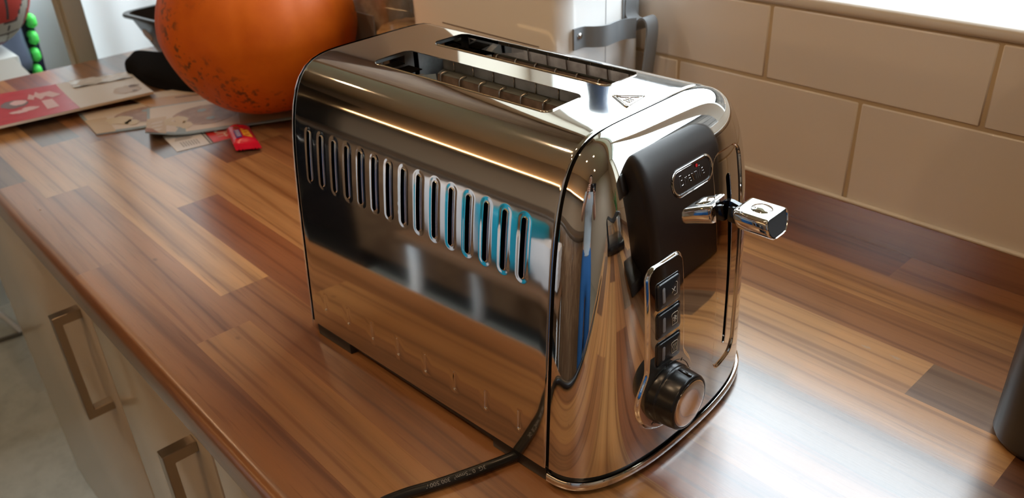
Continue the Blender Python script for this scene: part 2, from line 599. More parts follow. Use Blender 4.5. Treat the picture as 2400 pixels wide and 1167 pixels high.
# ================================================================== WORKTOP
TONE_S = 0.96
TONE = {'L': (0.46, 0.235, 0.105), 'l': (0.41, 0.195, 0.082), 'M': (0.32, 0.140, 0.064), 'm': (0.285, 0.118, 0.050), 'R': (0.21, 0.076, 0.034), 'D': (0.135, 0.056, 0.030), 'G': (0.18, 0.100, 0.062)}
wt_root = empty('worktop', (0, 0, 0))
tag(wt_root, 'wood block laminate worktop with rounded front edge running along the tiled wall', 'worktop')
X0T, X1T = -1.56, 1.30
box('core', (X0T, 0.141, -0.038), (X1T, 0.705, -0.0032), mat('chipboard_core', (0.30, 0.20, 0.12), 0.8), wt_root)
Y0S, DS = 0.1755, 0.0485
rows = {
    0: [(-1.56, 'G'), (-1.083, 'M'), (-0.80, 'm'), (-0.15, 'L'), (0.35, 'R')],
    1: [(-1.56, 'M'), (-1.36, 'L'), (-1.012, 'M'), (-0.604, 'l'), (-0.02, 'D'), (0.3, 'L')],
    2: [(-1.56, 'L'), (-1.42, 'G'), (-1.187, 'L'), (-0.66, 'M'), (-0.10, 'l'), (0.5, 'R')],
    3: [(-1.56, 'R'), (-1.34, 'M'), (-1.15, 'L'), (-0.870, 'R'), (-0.40, 'L'), (0.10, 'D')],
    4: [(-1.56, 'L'), (-1.20, 'G'), (-1.02, 'l'), (-0.46, 'R'), (-0.06, 'M'), (0.4, 'L')],
    5: [(-1.56, 'M'), (-1.25, 'D'), (-0.945, 'l'), (-0.50, 'M'), (-0.02, 'G')],
    6: [(-1.56, 'G'), (-1.30, 'L'), (-0.98, 'm'), (-0.52, 'G'), (0.02, 'L')],
    7: [(-1.56, 'L'), (-1.22, 'M'), (-0.70, 'L'), (-0.085, 'D'), (0.3, 'M')],
    8: [(-1.56, 'R'), (-1.10, 'L'), (-0.62, 'L'), (-0.164, 'G'), (0.25, 'L')],
    9: [(-1.56, 'M'), (-1.05, 'D'), (-0.75, 'm'), (0.12, 'L')],
    10: [(-1.56, 'G'), (-1.18, 'M'), (-0.80, 'l'), (-0.02, 'R')],
    11: [(-1.56, 'L'), (-1.12, 'M'), (-0.62, 'R'), (-0.246, 'M'), (0.35, 'D')],
}
def wood_piece(name, V, F, tone, parent, smooth=False):
    me = bpy.data.meshes.new(name)
    me.from_pydata(V, [], F)
    me.materials.append(WOOD)
    if smooth:
        me.polygons.foreach_set('use_smooth', [True] * len(me.polygons))
        me.update()
        me.set_sharp_from_angle(angle=math.radians(50))
    me.update()
    o = bpy.data.objects.new(name, me)
    j = 0.94 + 0.12 * random.random()
    c = TONE[tone]
    j *= TONE_S
    o.color = (c[0] * j, c[1] * j * 0.99, c[2] * j * 0.82, 1)
    link(o, parent)
    return o

def front_profile():
    P = [(Y0S, -0.003), (Y0S, 0.0)]
    r = 0.0105
    yf = 0.1355
    for k in range(9):
        a = PI / 2 * k / 8
        P.append((yf + r - r * math.sin(a), -r + r * math.cos(a)))
    for k in range(7):
        a = PI / 2 * k / 6
        P.append((yf + 0.008 - 0.008 * math.cos(a), -0.030 - 0.008 * math.sin(a)))
    P += [(0.150, -0.038), (0.150, -0.0345), (0.141, -0.0345), (0.141, -0.003)]
    return P
for k, segs in rows.items():
    ends = [s[0] for s in segs[1:]] + [X1T]
    y0 = Y0S + (k - 1) * DS
    y1 = min(y0 + DS, 0.705)
    for (xa, tone), xb in zip(segs, ends):
        if k == 0:
            pr = front_profile()
            n = len(pr)
            V = [(xa, a, b) for a, b in pr] + [(xb, a, b) for a, b in pr]
            F = [tuple(range(n)), tuple(range(2 * n - 1, n - 1, -1))]
            F += [(i, i + n, (i + 1) % n + n, (i + 1) % n) for i in range(n)]
            wood_piece('plank', V, F, tone, wt_root, smooth=True)
        else:
            V = [(xa, y0, -0.003), (xb, y0, -0.003), (xb, y1, -0.003), (xa, y1, -0.003), (xa, y0, 0), (xb, y0, 0), (xb, y1, 0), (xa, y1, 0)]
            F = [(3, 2, 1, 0), (4, 5, 6, 7), (0, 1, 5, 4), (1, 2, 6, 5), (2, 3, 7, 6), (3, 0, 4, 7)]
            wood_piece('plank', V, F, tone, wt_root)
# upstand and sealant
up = wood_piece('trim_3', [(X0T, 0.7052, 0), (X1T, 0.7052, 0), (X1T, 0.7088, 0), (X0T, 0.7088, 0), (X0T, 0.7052, 0.033), (X1T, 0.7052, 0.033), (X1T, 0.7088, 0.033), (X0T, 0.7088, 0.033)],
                [(3, 2, 1, 0), (4, 5, 6, 7), (0, 1, 5, 4), (1, 2, 6, 5), (2, 3, 7, 6), (3, 0, 4, 7)], 'm', None)
struct(up)
V, F = [], []
tube_data([(X0T, 0.7072, 0.0345), (X1T, 0.7072, 0.0345)], 0.0022, 8, V, F)
pyobj('sealant_bead', V, F, mat('sealant', (0.80, 0.76, 0.68), 0.4), up, smooth=True)
# dried stains on the worktop
def stain(cx, cy, r, seed):
    rs = np.random.RandomState(seed)
    n = 26
    V = [(cx, cy, 0.00012)]
    for i in range(n):
        rr = r * (0.45 + 0.65 * rs.rand())
        a = 2 * PI * i / n
        V.append((cx + rr * 1.5 * math.cos(a), cy + rr * 0.6 * math.sin(a), 0.0001))
    return V, [(0, 1 + i, 1 + (i + 1) % n) for i in range(n)]
stm = mat('dried_stain', (0.40, 0.26, 0.16), 0.7)
for i, (sx, sy) in enumerate(((-0.2105, 0.549), (-0.188, 0.5515))):
    V, F = stain(sx, sy, 0.0032, i + 3)
    pyobj('stain', V, F, stm, wt_root)

# ================================================================== BASE UNITS with bar handles
handle_m = mat('brushed_nickel', (0.50, 0.40, 0.30), 0.28, 1.0)
def base_unit(x0, x1, label, hx):
    u = empty('base_unit', ((x0 + x1) / 2, 0.30, FL))
    tag(u, label, 'cabinet', 'cream base units under the worktop')
    ox, oy, oz = -(x0 + x1) / 2, -0.30, -FL
    def B(n, lo, hi, m, p=u, bv=0.0):
        return box(n, (lo[0] + ox, lo[1] + oy, lo[2] + oz), (hi[0] + ox, hi[1] + oy, hi[2] + oz), m, p, bevel=bv)
    B('carcass', (x0 + 0.001, 0.176, -0.76), (x1 - 0.001, 0.70, -0.0385), CREAM)
    B('plinth', (x0, 0.215, FL), (x1, 0.235, -0.762), CREAM)
    d = B('door', (x0 + 0.002, 0.155, -0.757), (x1 - 0.002, 0.174, -0.042), CREAM, bv=0.0015)
    if hx is not None:
        bm = bmesh.new()
        hz0, hz1 = -0.243, -0.098
        w2 = 0.0065
        pr = [(0.155, hz1), (0.124, hz1), (0.124, hz0), (0.155, hz0), (0.155, hz0 + 0.012), (0.133, hz0 + 0.012), (0.133, hz1 - 0.012), (0.155, hz1 - 0.012)]
        a = [bm.verts.new((hx - w2 + ox, p + oy, q + oz)) for p, q in pr]
        c = [bm.verts.new((hx + w2 + ox, p + oy, q + oz)) for p, q in pr]
        n = len(pr)
        for i in range(n):
            bm.faces.new((a[i], a[(i + 1) % n], c[(i + 1) % n], c[i]))
        for q in (a, c):
            for idx in ((0, 1, 6, 7), (1, 2, 5, 6), (2, 3, 4, 5)):
                bm.faces.new([q[i] for i in idx])
        bmesh.ops.bevel(bm, geom=list(bm.edges), offset=0.0006, segments=1, affect='EDGES')
        bmobj('bar_handle', bm, handle_m, d, smooth=False)
base_unit(-1.515, -0.880, 'cream base unit at the far end of the worktop, bar handle beside the door gap', -0.922)
base_unit(-0.878, -0.580, 'narrow cream base unit with bar handle, nearer the bottom edge of the picture', -0.618)
base_unit(-0.578, 0.020, 'wide cream base unit below the toaster', -0.02)
base_unit(0.022, 0.620, 'cream base unit to the right of the toaster', 0.58)
base_unit(0.622, 1.220, 'cream base unit farthest to the right below the window', 1.18)

# ================================================================== TOASTER
TX, TY = -0.28607308, 0.27154441
YAW = math.radians(3.5)
toaster = empty('toaster', (TX, TY, 0), YAW)
tag(toaster, 'shiny chrome two-slot toaster with lever, black dial and three buttons, standing on the wood worktop', 'toaster')
CV, PH, PN = 0.100, 0.2285, 6.5
def prof_R(phi):
    """radius of the body outline in the v-z plane from (CV,0) at angle phi"""
    c, s = np.abs(np.cos(phi)), np.maximum(np.sin(phi), 0)
    lo = np.full_like(phi, 0.02)
    hi = np.full_like(phi, 0.40)
    for _ in range(48):
        m = (lo + hi) / 2
        x, z = m * c, m * s
        W = np.maximum(0.100 - 0.068 * z, 0.01)
        val = (x / W) ** PN + (z / PH) ** PN
        hi = np.where(val > 1, m, hi)
        lo = np.where(val > 1, lo, m)
    return (lo + hi) / 2
PHI = np.linspace(0, PI, 6001)
RPHI = prof_R(PHI)
# profile by arc length, starting low on the near side (v=0)
pv = CV - RPHI * np.cos(PHI)      # phi=0 -> near side v=0
pz = RPHI * np.sin(PHI)
seg = np.hypot(np.diff(pv), np.diff(pz))
parc = np.concatenate([[0], np.cumsum(seg)])
ZB = 0.0105
S0 = np.interp(ZB, pz[:1500], parc[:1500])
S1 = parc[-1] - S0
tv = np.gradient(pv, parc)
tz = np.gradient(pz, parc)

def prof_at(s):
    return np.interp(s, parc, pv), np.interp(s, parc, pz)
def prof_n(s):       # outward normal
    a, c = np.interp(s, parc, tv), np.interp(s, parc, tz)
    l = np.hypot(a, c)
    return -c / l, a / l

UL, UE, FR = -0.262, -0.0015, 0.0022      # rear and front ends, fillet radius
SLIT_U = [-0.2427 + 0.01556 * i for i in range(15)]
SLIT_S = [np.interp(z, pz[:3000], parc[:3000]) for z in (0.1415, 0.1810)]
DASH_U = [-0.2415 + 0.03085 * i for i in range(8)]
DASH_S = [np.interp(z, pz[:3000], parc[:3000]) for z in (0.0305, 0.0430)]
SLIT_R = 0.0024

def sd_caps(a, s, a0, s0, s1, r):
    ds = np.maximum(np.maximum(s0 - s, s - s1), 0)
    return np.hypot(a - a0, ds) - r
SM = parc[-1] / 2
SLOTS = []            # (a0,a1,s0,s1) of the two bread openings
for v0, v1 in ((0.0545, 0.0895), (0.1115, 0.1465)):
    top = slice(2000, 4000)
    SLOTS.append((-0.2085, -0.0405, np.interp(v0, pv[top], parc[top]), np.interp(v1, pv[top], parc[top])))

def body_off(a, s):
    """inward displacement"""
    off = np.zeros_like(a)
    for u in SLIT_U:
        d = sd_caps(a, s, u, SLIT_S[0] + SLIT_R, SLIT_S[1] - SLIT_R, SLIT_R)
        off += 0.00014 * (1 - smooth01(d / 0.0036)) * (d < 0.0036)
    for u in DASH_U:
        d = sd_caps(a, s, u, DASH_S[0], DASH_S[1], 0.0004)
        off += 0.00085 * (1 - smooth01(d / 0.0013)) * (d < 0.0013)
    return off

def body_F(a, s, extra=0.0):
    vv, zz = prof_at(s)
    nv, nz = prof_n(s)
    e1 = UE - FR
    e0 = UL + FR
    t1 = np.clip((a - e1) / FR, 0, PI / 2)
    t0 = np.clip((e0 - a) / FR, 0, PI / 2)
    u = np.clip(a, e0, e1) + FR * np.sin(t1) - FR * np.sin(t0)
    off = FR * (1 - np.cos(t1)) + FR * (1 - np.cos(t0)) + body_off(a, s) + extra
    # beyond the quarter turn the flange runs straight inwards
    off = off + np.maximum(a - (e1 + FR * PI / 2), 0) + np.maximum((e0 - FR * PI / 2) - a, 0)
    return np.stack([u, vv - nv * off, zz - nz * off], -1)

def fd_normals(Ff, a, b, h=2.0e-4):
    da = Ff(a + h, b) - Ff(a - h, b)
    db = Ff(a, b + h) - Ff(a, b - h)
    n = np.cross(da, db)
    return n / (np.linalg.norm(n, axis=-1, keepdims=True) + 1e-15)

def sheet(name, Ff, outer, loops, pts, m, parent, flip=False, lip_r=0.0008, wall=0.003, keep=None, inside=None, n_lip=4):
    """triangulate a domain with holes, map it to 3-D and give the holes rounded lips"""
    coords = [Vector(p) for p in outer]
    edges = [(i, (i + 1) % len(outer)) for i in range(len(outer))]
    lidx = []
    for lp in loops:
        base = len(coords)
        coords += [Vector(p) for p in lp]
        edges += [(base + i, base + (i + 1) % len(lp)) for i in range(len(lp))]
    coords += [Vector(p) for p in pts]
    out = delaunay_2d_cdt(coords, edges, [], 0, 1e-7)
    P2 = np.array([v[:] for v in out[0]])
    tris = np.array([f[:3] for f in out[2]])
    cen = P2[tris].mean(axis=1)
    tris = tris[inside(cen[:, 0], cen[:, 1])]
    V = Ff(P2[:, 0], P2[:, 1])
    NN = fd_normals(Ff, P2[:, 0], P2[:, 1])
    if flip:
        NN = -NN
        tris = tris[:, ::-1]
    V = list(V)
    NN = list(NN)
    F = [tuple(t) for t in tris]
    for lp in loops:
        L = np.array(lp)
        n = len(L)
        nx = np.roll(L, -1, 0)
        pvp = np.roll(L, 1, 0)
        t = nx - pvp
        t /= np.linalg.norm(t, axis=1, keepdims=True)
        c = L.mean(axis=0)
        inn = np.stack([-t[:, 1], t[:, 0]], -1)
        if (inn * (c - L)).sum() < 0:
            inn = -inn
        sN = fd_normals(Ff, L[:, 0], L[:, 1])
        if flip:
            sN = -sN
        h = 2e-4
        e = Ff(L[:, 0] + inn[:, 0] * h, L[:, 1] + inn[:, 1] * h) - Ff(L[:, 0], L[:, 1])
        e /= np.linalg.norm(e, axis=1, keepdims=True)
        P0_ = Ff(L[:, 0], L[:, 1])
        rings = []
        for k in range(n_lip + 2):
            if k <= n_lip:
                th = PI / 2 * k / n_lip
                pos = P0_ + e * (lip_r * math.sin(th)) - sN * (lip_r * (1 - math.cos(th)))
                nr = sN * math.cos(th) + e * math.sin(th)
            else:
                pos = P0_ + e * lip_r - sN * (lip_r + wall)
                nr = e
            rings.append((len(V), pos, nr))
            V += list(pos)
            NN += list(nr)
        for (b0, _, _), (b1, _, _) in zip(rings[:-1], rings[1:]):
            for i in range(n):
                j = (i + 1) % n
                A, B_, C_, D_ = b0 + i, b0 + j, b1 + j, b1 + i
                nrm = np.cross(np.array(V[B_]) - V[A], np.array(V[C_]) - V[A])
                if np.dot(nrm, NN[A]) < 0:
                    F.append((D_, C_, B_, A))
                else:
                    F.append((A, B_, C_, D_))
    return pyobj(name, V, F, m, parent, smooth=True, normals=NN)

def caps_loop(a0, s0, s1, r, n=8):
    L = []
    for k in range(n + 1):
        an = PI * k / n
        L.append((a0 + r * math.cos(an), s1 + r * math.sin(an)))
    m = 6
    for k in range(n + 1):
        an = PI + PI * k / n
        L.append((a0 + r * math.cos(an), s0 + r * math.sin(an)))
    out = []
    for i, p in enumerate(L):
        q = L[(i + 1) % len(L)]
        out.append(p)
        d = math.hypot(q[0] - p[0], q[1] - p[1])
        k = int(d / 0.003)
        for j in range(1, k):
            out.append((p[0] + (q[0] - p[0]) * j / k, p[1] + (q[1] - p[1]) * j / k))
    return out

def dens(L, step):
    out = []
    for i, p in enumerate(L):
        q = L[(i + 1) % len(L)]
        out.append(p)
        d = math.hypot(q[0] - p[0], q[1] - p[1])
        k = max(1, int(round(d / step)))
        for j in range(1, k):
            out.append((p[0] + (q[0] - p[0]) * j / k, p[1] + (q[1] - p[1]) * j / k))
    return out

def build_body():
    A0 = UL + FR - FR * PI / 2 - 0.004
    A1 = UE - FR + FR * PI / 2 + 0.004
    # s samples denser on the shoulders
    curv = np.abs(np.gradient(np.unwrap(np.arctan2(tz, tv)), parc))
    dens_s = 1.0 / np.clip(0.035 / (curv + 1e-6), 0.0010, 0.006)
    cum = np.concatenate([[0], np.cumsum((dens_s[1:] + dens_s[:-1]) / 2 * seg)])
    lo, hi = np.interp([S0, S1], parc, cum)
    ns = int((hi - lo))
    ss = np.interp(np.linspace(lo, hi, ns + 1), cum, parc)
    ss[0], ss[-1] = S0, S1
    aa = list(np.linspace(UL + FR, UE - FR, 44))
    fr1 = [UE - FR + FR * PI / 2 * k / 5 for k in range(1, 6)] + [A1]
    fr0 = [UL + FR - FR * PI / 2 * k / 5 for k in range(1, 6)] + [A0]
    aa = np.array(sorted(fr0 + aa + fr1))
    outer = [(a, ss[0]) for a in aa] + [(A1, s) for s in ss[1:]] + [(a, ss[-1]) for a in aa[::-1][1:]] + [(A0, s) for s in ss[::-1][1:-1]]
    loops = [caps_loop(u, SLIT_S[0] + SLIT_R, SLIT_S[1] - SLIT_R, SLIT_R) for u in SLIT_U]
    for (a0, a1, s0, s1) in SLOTS:
        loops.append(dens(rrect((a0 + a1) / 2, (s0 + s1) / 2, (a1 - a0) / 2, (s1 - s0) / 2, 0.0065, 8), 0.004))
    pts = []
    def ok(a, s, marg):
        for u in SLIT_U:
            if sd_caps(a, s, u, SLIT_S[0] + SLIT_R, SLIT_S[1] - SLIT_R, SLIT_R) < marg:
                return False
        for (a0, a1, s0, s1) in SLOTS:
            if sd_rrect(a, s, (a0 + a1) / 2, (s0 + s1) / 2, (a1 - a0) / 2, (s1 - s0) / 2, 0.0065) < 0.0012:
                return False
        return True
    dash_zone = (DASH_S[0] - 0.003, DASH_S[1] + 0.003)
    for s in ss[1:-1]:
        for a in aa[1:-1]:
            if ok(a, s, 0.0045):
                if dash_zone[0] < s < dash_zone[1] and min(abs(a - u) for u in DASH_U) < 0.0025:
                    continue
                pts.append((a, s))
    for u in SLIT_U:
        for d in (0.0006, 0.0012, 0.0019, 0.0027, 0.0035, 0.0043):
            for p in caps_loop(u, SLIT_S[0] + SLIT_R, SLIT_S[1] - SLIT_R, SLIT_R + d, 10):
                pts.append(p)
    for u in DASH_U:
        for d in (0.0001, 0.0005, 0.0008, 0.0012, 0.0017):
            for p in caps_loop(u, DASH_S[0], DASH_S[1], d, 6):
                pts.append(p)
    def inside(a, s):
        k = (s > S0) & (s < S1) & (a > A0) & (a < A1)
        for u in SLIT_U:
            k &= ~(sd_caps(a, s, u, SLIT_S[0] + SLIT_R, SLIT_S[1] - SLIT_R, SLIT_R) < -1e-6)
        for (a0, a1, s0, s1) in SLOTS:
            k &= ~(sd_rrect(a, s, (a0 + a1) / 2, (s0 + s1) / 2, (a1 - a0) / 2, (s1 - s0) / 2, 0.0065) < -2e-5)
        return k
    nl = len(SLIT_U)
    return sheet('body_shell', body_F, outer, loops, pts, CHROMEB, toaster, flip=True, lip_r=0.0006, wall=0.0002, inside=inside)
body = build_body()

# ---- end cap (control face)
CD, CE1, CE2 = 0.042, 2.5, 0.39
rho_t = 1 - (np.linspace(1, 0, 4001)) ** 3
xx = rho_t * 0.1
hh = CD * np.maximum(1 - rho_t ** CE1, 0) ** CE2
larc = np.concatenate([[0], np.cumsum(np.hypot(np.diff(xx), np.diff(hh)))])
def gauge(v, z):
    dv, dz = v - CV, np.maximum(z, 0)
    r = np.hypot(dv, dz)
    phi = np.arctan2(dz, -dv)
    return r / np.interp(phi, PHI, RPHI)
def cap_h(rho):
    return CD * np.maximum(1 - np.minimum(rho, 1) ** CE1, 0) ** CE2
def vz_to_q(v, z):
    rho = gauge(v, z)
    l = np.interp(rho, rho_t, larc)
    f = np.where(rho > 1e-6, l / np.maximum(rho, 1e-6) / 0.1, 1.0)
    return CV + (v - CV) * f, z * f
def q_to_vz(a, b):
    dv, dz = a - CV, np.maximum(b, 0)
    r = np.hypot(dv, dz)
    phi = np.arctan2(dz, -dv)
    Rp = np.interp(phi, PHI, RPHI)
    l = r / Rp * 0.1
    rho = np.interp(l, larc, rho_t)
    return CV + np.where(r > 0, dv / np.maximum(r, 1e-9), 0) * rho * Rp, np.where(r > 0, dz / np.maximum(r, 1e-9), 0) * rho * Rp, rho
DIAL = (0.069, 0.0565)
def cap_disp(v, z):
    d1 = sd_rrect(v, z, 0.0670, 0.105, 0.0165, 0.046, 0.007)
    d2 = np.hypot(v - DIAL[0], z - DIAL[1]) - 0.0258
    k = 0.006
    hgt = np.clip(0.5 + 0.5 * (d2 - d1) / k, 0, 1)
    d = d2 * (1 - hgt) + d1 * hgt - k * hgt * (1 - hgt)
    off = 0.0020 * (1 - smooth01((d + 0.0006) / 0.0026))
    dc = sd_rrect(v, z, 0.1425, 0.116, 0.0175, 0.078, 0.010)
    off = off - 0.0016 * (1 - smooth01((dc + 0.0012) / 0.0024))
    db = sd_rrect(v, z, 0.1030, 0.1905, 0.0205, 0.0073, 0.0070)
    off = off + 0.00045 * np.exp(-(db / 0.0007) ** 2)
    return off
CAPU = 0.0012
def cap_F(a, b, extra=0.0):
    v, z, rho = q_to_vz(a, b)
    return cap_vz(v, z, extra)
def cap_vz(v, z, extra=0.0):
    rho = gauge(v, z)
    u = CAPU + cap_h(rho)
    d = cap_disp(v, z) + extra
    return np.stack([u + d, v, z], -1)
def cap_normal(v, z, feat=True):
    h = 3e-4
    f = cap_vz if feat else (lambda p, q: np.stack([CAPU + cap_h(gauge(p, q)), p, q], -1))
    da = f(v + h, z) - f(v - h, z)
    db = f(v, z + h) - f(v, z - h)
    n = np.cross(da, db)
    return n / np.linalg.norm(n, axis=-1, keepdims=True)
LSLOT = (0.1430, 0.0510, 0.1785, 0.0030)       # lever slit: v, z0, z1, half width
def build_cap():
    ZC = 0.0125
    ph0 = np.arcsin(np.clip(ZC / np.interp(0.12, PHI, RPHI), 0, 1))
    ph = np.linspace(ph0, PI - ph0, 200)
    Rr = np.interp(ph, PHI, RPHI)
    sv, sz = CV - Rr * np.cos(ph), Rr * np.sin(ph)
    sz[0] = sz[-1] = ZC
    # bottom line from far to near side
    t = np.linspace(0, PI, 60)[1:-1]
    bv = CV + (sv[-1] - CV) * np.cos(t)
    bz = np.full_like(bv, ZC)
    ov = np.concatenate([sv, bv])
    oz = np.concatenate([sz, bz])
    qa, qb = vz_to_q(ov, oz)
    outer = list(zip(qa, qb))
    lp = caps_loop(LSLOT[0], LSLOT[1] + LSLOT[3], LSLOT[2] - LSLOT[3], LSLOT[3])
    la, lb = vz_to_q(np.array([p[0] for p in lp]), np.array([p[1] for p in lp]))
    loops = [list(zip(la, lb))]
    def mask(a, b, m):
        v, z, rho = q_to_vz(a, b)
        k = (rho < 1 - 1e-4)
        k &= sd_caps(v, z, LSLOT[0], LSLOT[1] + LSLOT[3], LSLOT[2] - LSLOT[3], LSLOT[3]) > m
        k &= z > ZC + 0.0004
        return k, v, z, rho
    ga, gb = np.meshgrid(np.arange(-0.03, 0.235, 0.0035), np.arange(0.010, 0.30, 0.0035))
    ga, gb = ga.ravel(), gb.ravel()
    k, v, z, rho = mask(ga, gb, 0.001)
    l = np.interp(rho, rho_t, larc)
    k &= (larc[-1] - l) > 0.002
    # near features use a finer grid
    def feat(v, z):
        d1 = np.minimum(sd_rrect(v, z, 0.0670, 0.105, 0.0165, 0.046, 0.007), np.hypot(v - DIAL[0], z - DIAL[1]) - 0.0258)
        dc = sd_rrect(v, z, 0.1425, 0.116, 0.0175, 0.078, 0.010)
        db = sd_rrect(v, z, 0.1030, 0.1905, 0.0205, 0.0073, 0.0070)
        return np.minimum(np.minimum(np.abs(d1), np.abs(dc)), np.abs(db))
    coarse = k & (feat(v, z) > 0.0040)
    pts = list(zip(ga[coarse], gb[coarse]))
    ga, gb = np.meshgrid(np.arange(0.03, 0.18, 0.00062), np.arange(0.02, 0.23, 0.00062))
    ga, gb = ga.ravel(), gb.ravel()
    ga = ga + RNG.uniform(-1, 1, ga.shape) * 1e-5
    gb = gb + RNG.uniform(-1, 1, ga.shape) * 1e-5
    k, v, z, rho = mask(ga, gb, 0.0006)
    fine = k & (feat(v, z) <= 0.0040)
    pts += list(zip(ga[fine], gb[fine]))
    ql = larc[-1]
    for d in (0.0006, 0.0013, 0.0024, 0.0042, 0.0065, 0.009):
        rr = np.interp(ql - d, larc, rho_t)
        p2 = ph[1:-1]
        Rr2 = np.interp(p2, PHI, RPHI) * rr
        a, b2 = vz_to_q(CV - Rr2 * np.cos(p2), Rr2 * np.sin(p2))
        kk = Rr2 * np.sin(p2) > ZC + 0.001
        pts += list(zip(a[kk], b2[kk]))
    def inside(a, b):
        v, z, rho = q_to_vz(a, b)
        k = (z > ZC - 1e-6) & (rho < 1.0)
        k &= ~(sd_caps(v, z, LSLOT[0], LSLOT[1] + LSLOT[3], LSLOT[2] - LSLOT[3], LSLOT[3]) < -2e-5)
        return k
    return sheet('end_cap', cap_F, outer, loops, pts, CHROME, toaster, flip=False, lip_r=0.0005, wall=0.0003, inside=inside, n_lip=3)
endcap = build_cap()

# rear cap: a shallow plain dome
def build_rear():
    V, F, NN = [], [], []
    nr, npn = 14, 90
    ph = np.linspace(0.05, PI - 0.05, npn)
    Rr = np.interp(ph, PHI, RPHI)
    for i in range(nr + 1):
        rho = 1 - (1 - i / nr) ** 2.2 if i else 0.02
        rho = min(rho, 1.0)
        u = UL - 0.0012 - 0.020 * max(0, 1 - rho ** 2.5) ** 0.5
        for j in range(npn):
            V.append((u, CV - Rr[j] * np.cos(ph[j]) * rho, max(Rr[j] * np.sin(ph[j]) * rho, 0.0) + ZB * (1 - rho)))
    for i in range(nr):
        for j in range(npn - 1):
            F.append((i * npn + j, i * npn + j + 1, (i + 1) * npn + j + 1, (i + 1) * npn + j))
    return pyobj('rear_cap', V, F, CHROME, toaster, smooth=True)
build_rear()

# near-black fill standing in for the shade in both seams and the slits
def scaled_outline(k, n=120, zmin=0.010):
    ph = np.linspace(0.04, PI - 0.04, n)
    Rr = np.interp(ph, PHI, RPHI) * k
    P = [(CV - r * math.cos(p), r * math.sin(p)) for r, p in zip(Rr, ph)]
    return [(v, max(z, zmin)) for v, z in P]
def seam_shade(name, u0, u1, k):
    P = scaled_outline(k)
    n = len(P)
    V = [(u0, a, b) for a, b in P] + [(u1, a, b) for a, b in P]
    F = [(i, i + 1, n + i + 1, n + i) for i in range(n - 1)]
    pyobj(name, V, F, DARK, toaster, smooth=True)
seam_shade('seam_shade', UE - 0.006, 0.003, 0.9925)
seam_shade('seam_shade', UL - 0.004, UL + 0.006, 0.981)
# black sheets giving the hollow behind the slits its shade
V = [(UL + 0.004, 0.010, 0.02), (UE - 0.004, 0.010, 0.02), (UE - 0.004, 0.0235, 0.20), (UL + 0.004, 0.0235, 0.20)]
pyobj('slit_shade_sheet', V, [(0, 1, 2, 3)], DARK, toaster)
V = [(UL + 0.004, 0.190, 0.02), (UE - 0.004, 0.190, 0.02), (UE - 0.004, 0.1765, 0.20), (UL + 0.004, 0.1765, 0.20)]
pyobj('slit_shade_sheet', V, [(0, 1, 2, 3)], DARK, toaster)

# base plate, feet, chrome rim
bp = rrect(-0.131, CV, 0.128, 0.0955, 0.02, 6)
def plan_curve(off=0.0, n=60, rho_z=0.004):
    out = []
    for k in range(n + 1):
        an = PI * k / n
        v = CV - (0.1 + off) * math.cos(an)
        t = abs(v - CV) / (0.1 + off)
        out.append((CAPU + (CD + off) * max(0, 1 - t ** CE1) ** CE2, v))
    return out
pc = [(u, v) for u, v in plan_curve(-0.0015)]
base_poly = pc + [(UL - 0.001, CV + 0.0955), (UL - 0.012, CV + 0.06), (UL - 0.012, CV - 0.06), (UL - 0.001, CV - 0.0955)]
prism('base_plate', base_poly, 0.0048, 0.0128, BLACK, toaster)
for (u0, u1, v0, v1) in ((UL + 0.0, UL + 0.056, 0.0005, 0.016), (UL + 0.0, UL + 0.056, 0.184, 0.1995)):
    prism('foot', [(u0 + 0.006, v0), (u1 - 0.006, v0), (u1, v1), (u0, v1)], 0.0, 0.0105, BLACK, toaster, bevel=0.001)
prism('foot', [(-0.050, 0.001), (-0.001, 0.001), (-0.001, 0.016), (-0.044, 0.016)], 0.0, 0.0105, BLACK, toaster, bevel=0.0008)
prism('foot', [(-0.050, 0.199), (-0.001, 0.199), (-0.001, 0.184), (-0.044, 0.184)], 0.0, 0.0105, BLACK, toaster, bevel=0.0008)
pc2 = plan_curve(-0.004)
prism('foot', pc2 + [(-0.03, 0.19), (-0.03, 0.01)], 0.0, 0.0048, BLACK, toaster)
def rim():
    prof = [(-0.0005, 0.0035), (0.0014, 0.0035), (0.0020, 0.0048), (0.0018, 0.0088), (0.0010, 0.0098), (-0.0015, 0.0100), (-0.0030, 0.0096)]
    C = plan_curve(0.0, 90)
    C = np.array(C)
    t = np.gradient(C, axis=0)
    t /= np.linalg.norm(t, axis=1, keepdims=True)
    nrm = np.stack([t[:, 1], -t[:, 0]], -1)
    V, F = [], []
    m = len(prof)
    for (c, n) in zip(C, nrm):
        for (o, z) in prof:
            V.append((c[0] + n[0] * o, c[1] + n[1] * o, z))
    for i in range(len(C) - 1):
        for j in range(m - 1):
            F.append((i * m + j, (i + 1) * m + j, (i + 1) * m + j + 1, i * m + j + 1))
    me = pyobj('base_rim', V, F, CHROME, toaster, smooth=True)
    bm = bmesh.new()
    bm.from_mesh(me.data)
    bmesh.ops.recalc_face_normals(bm, faces=bm.faces)
    bm.to_mesh(me.data)
    bm.free()
    try:
        me.data.set_sharp_from_angle(angle=math.radians(45))
    except Exception:
        pass
rim()

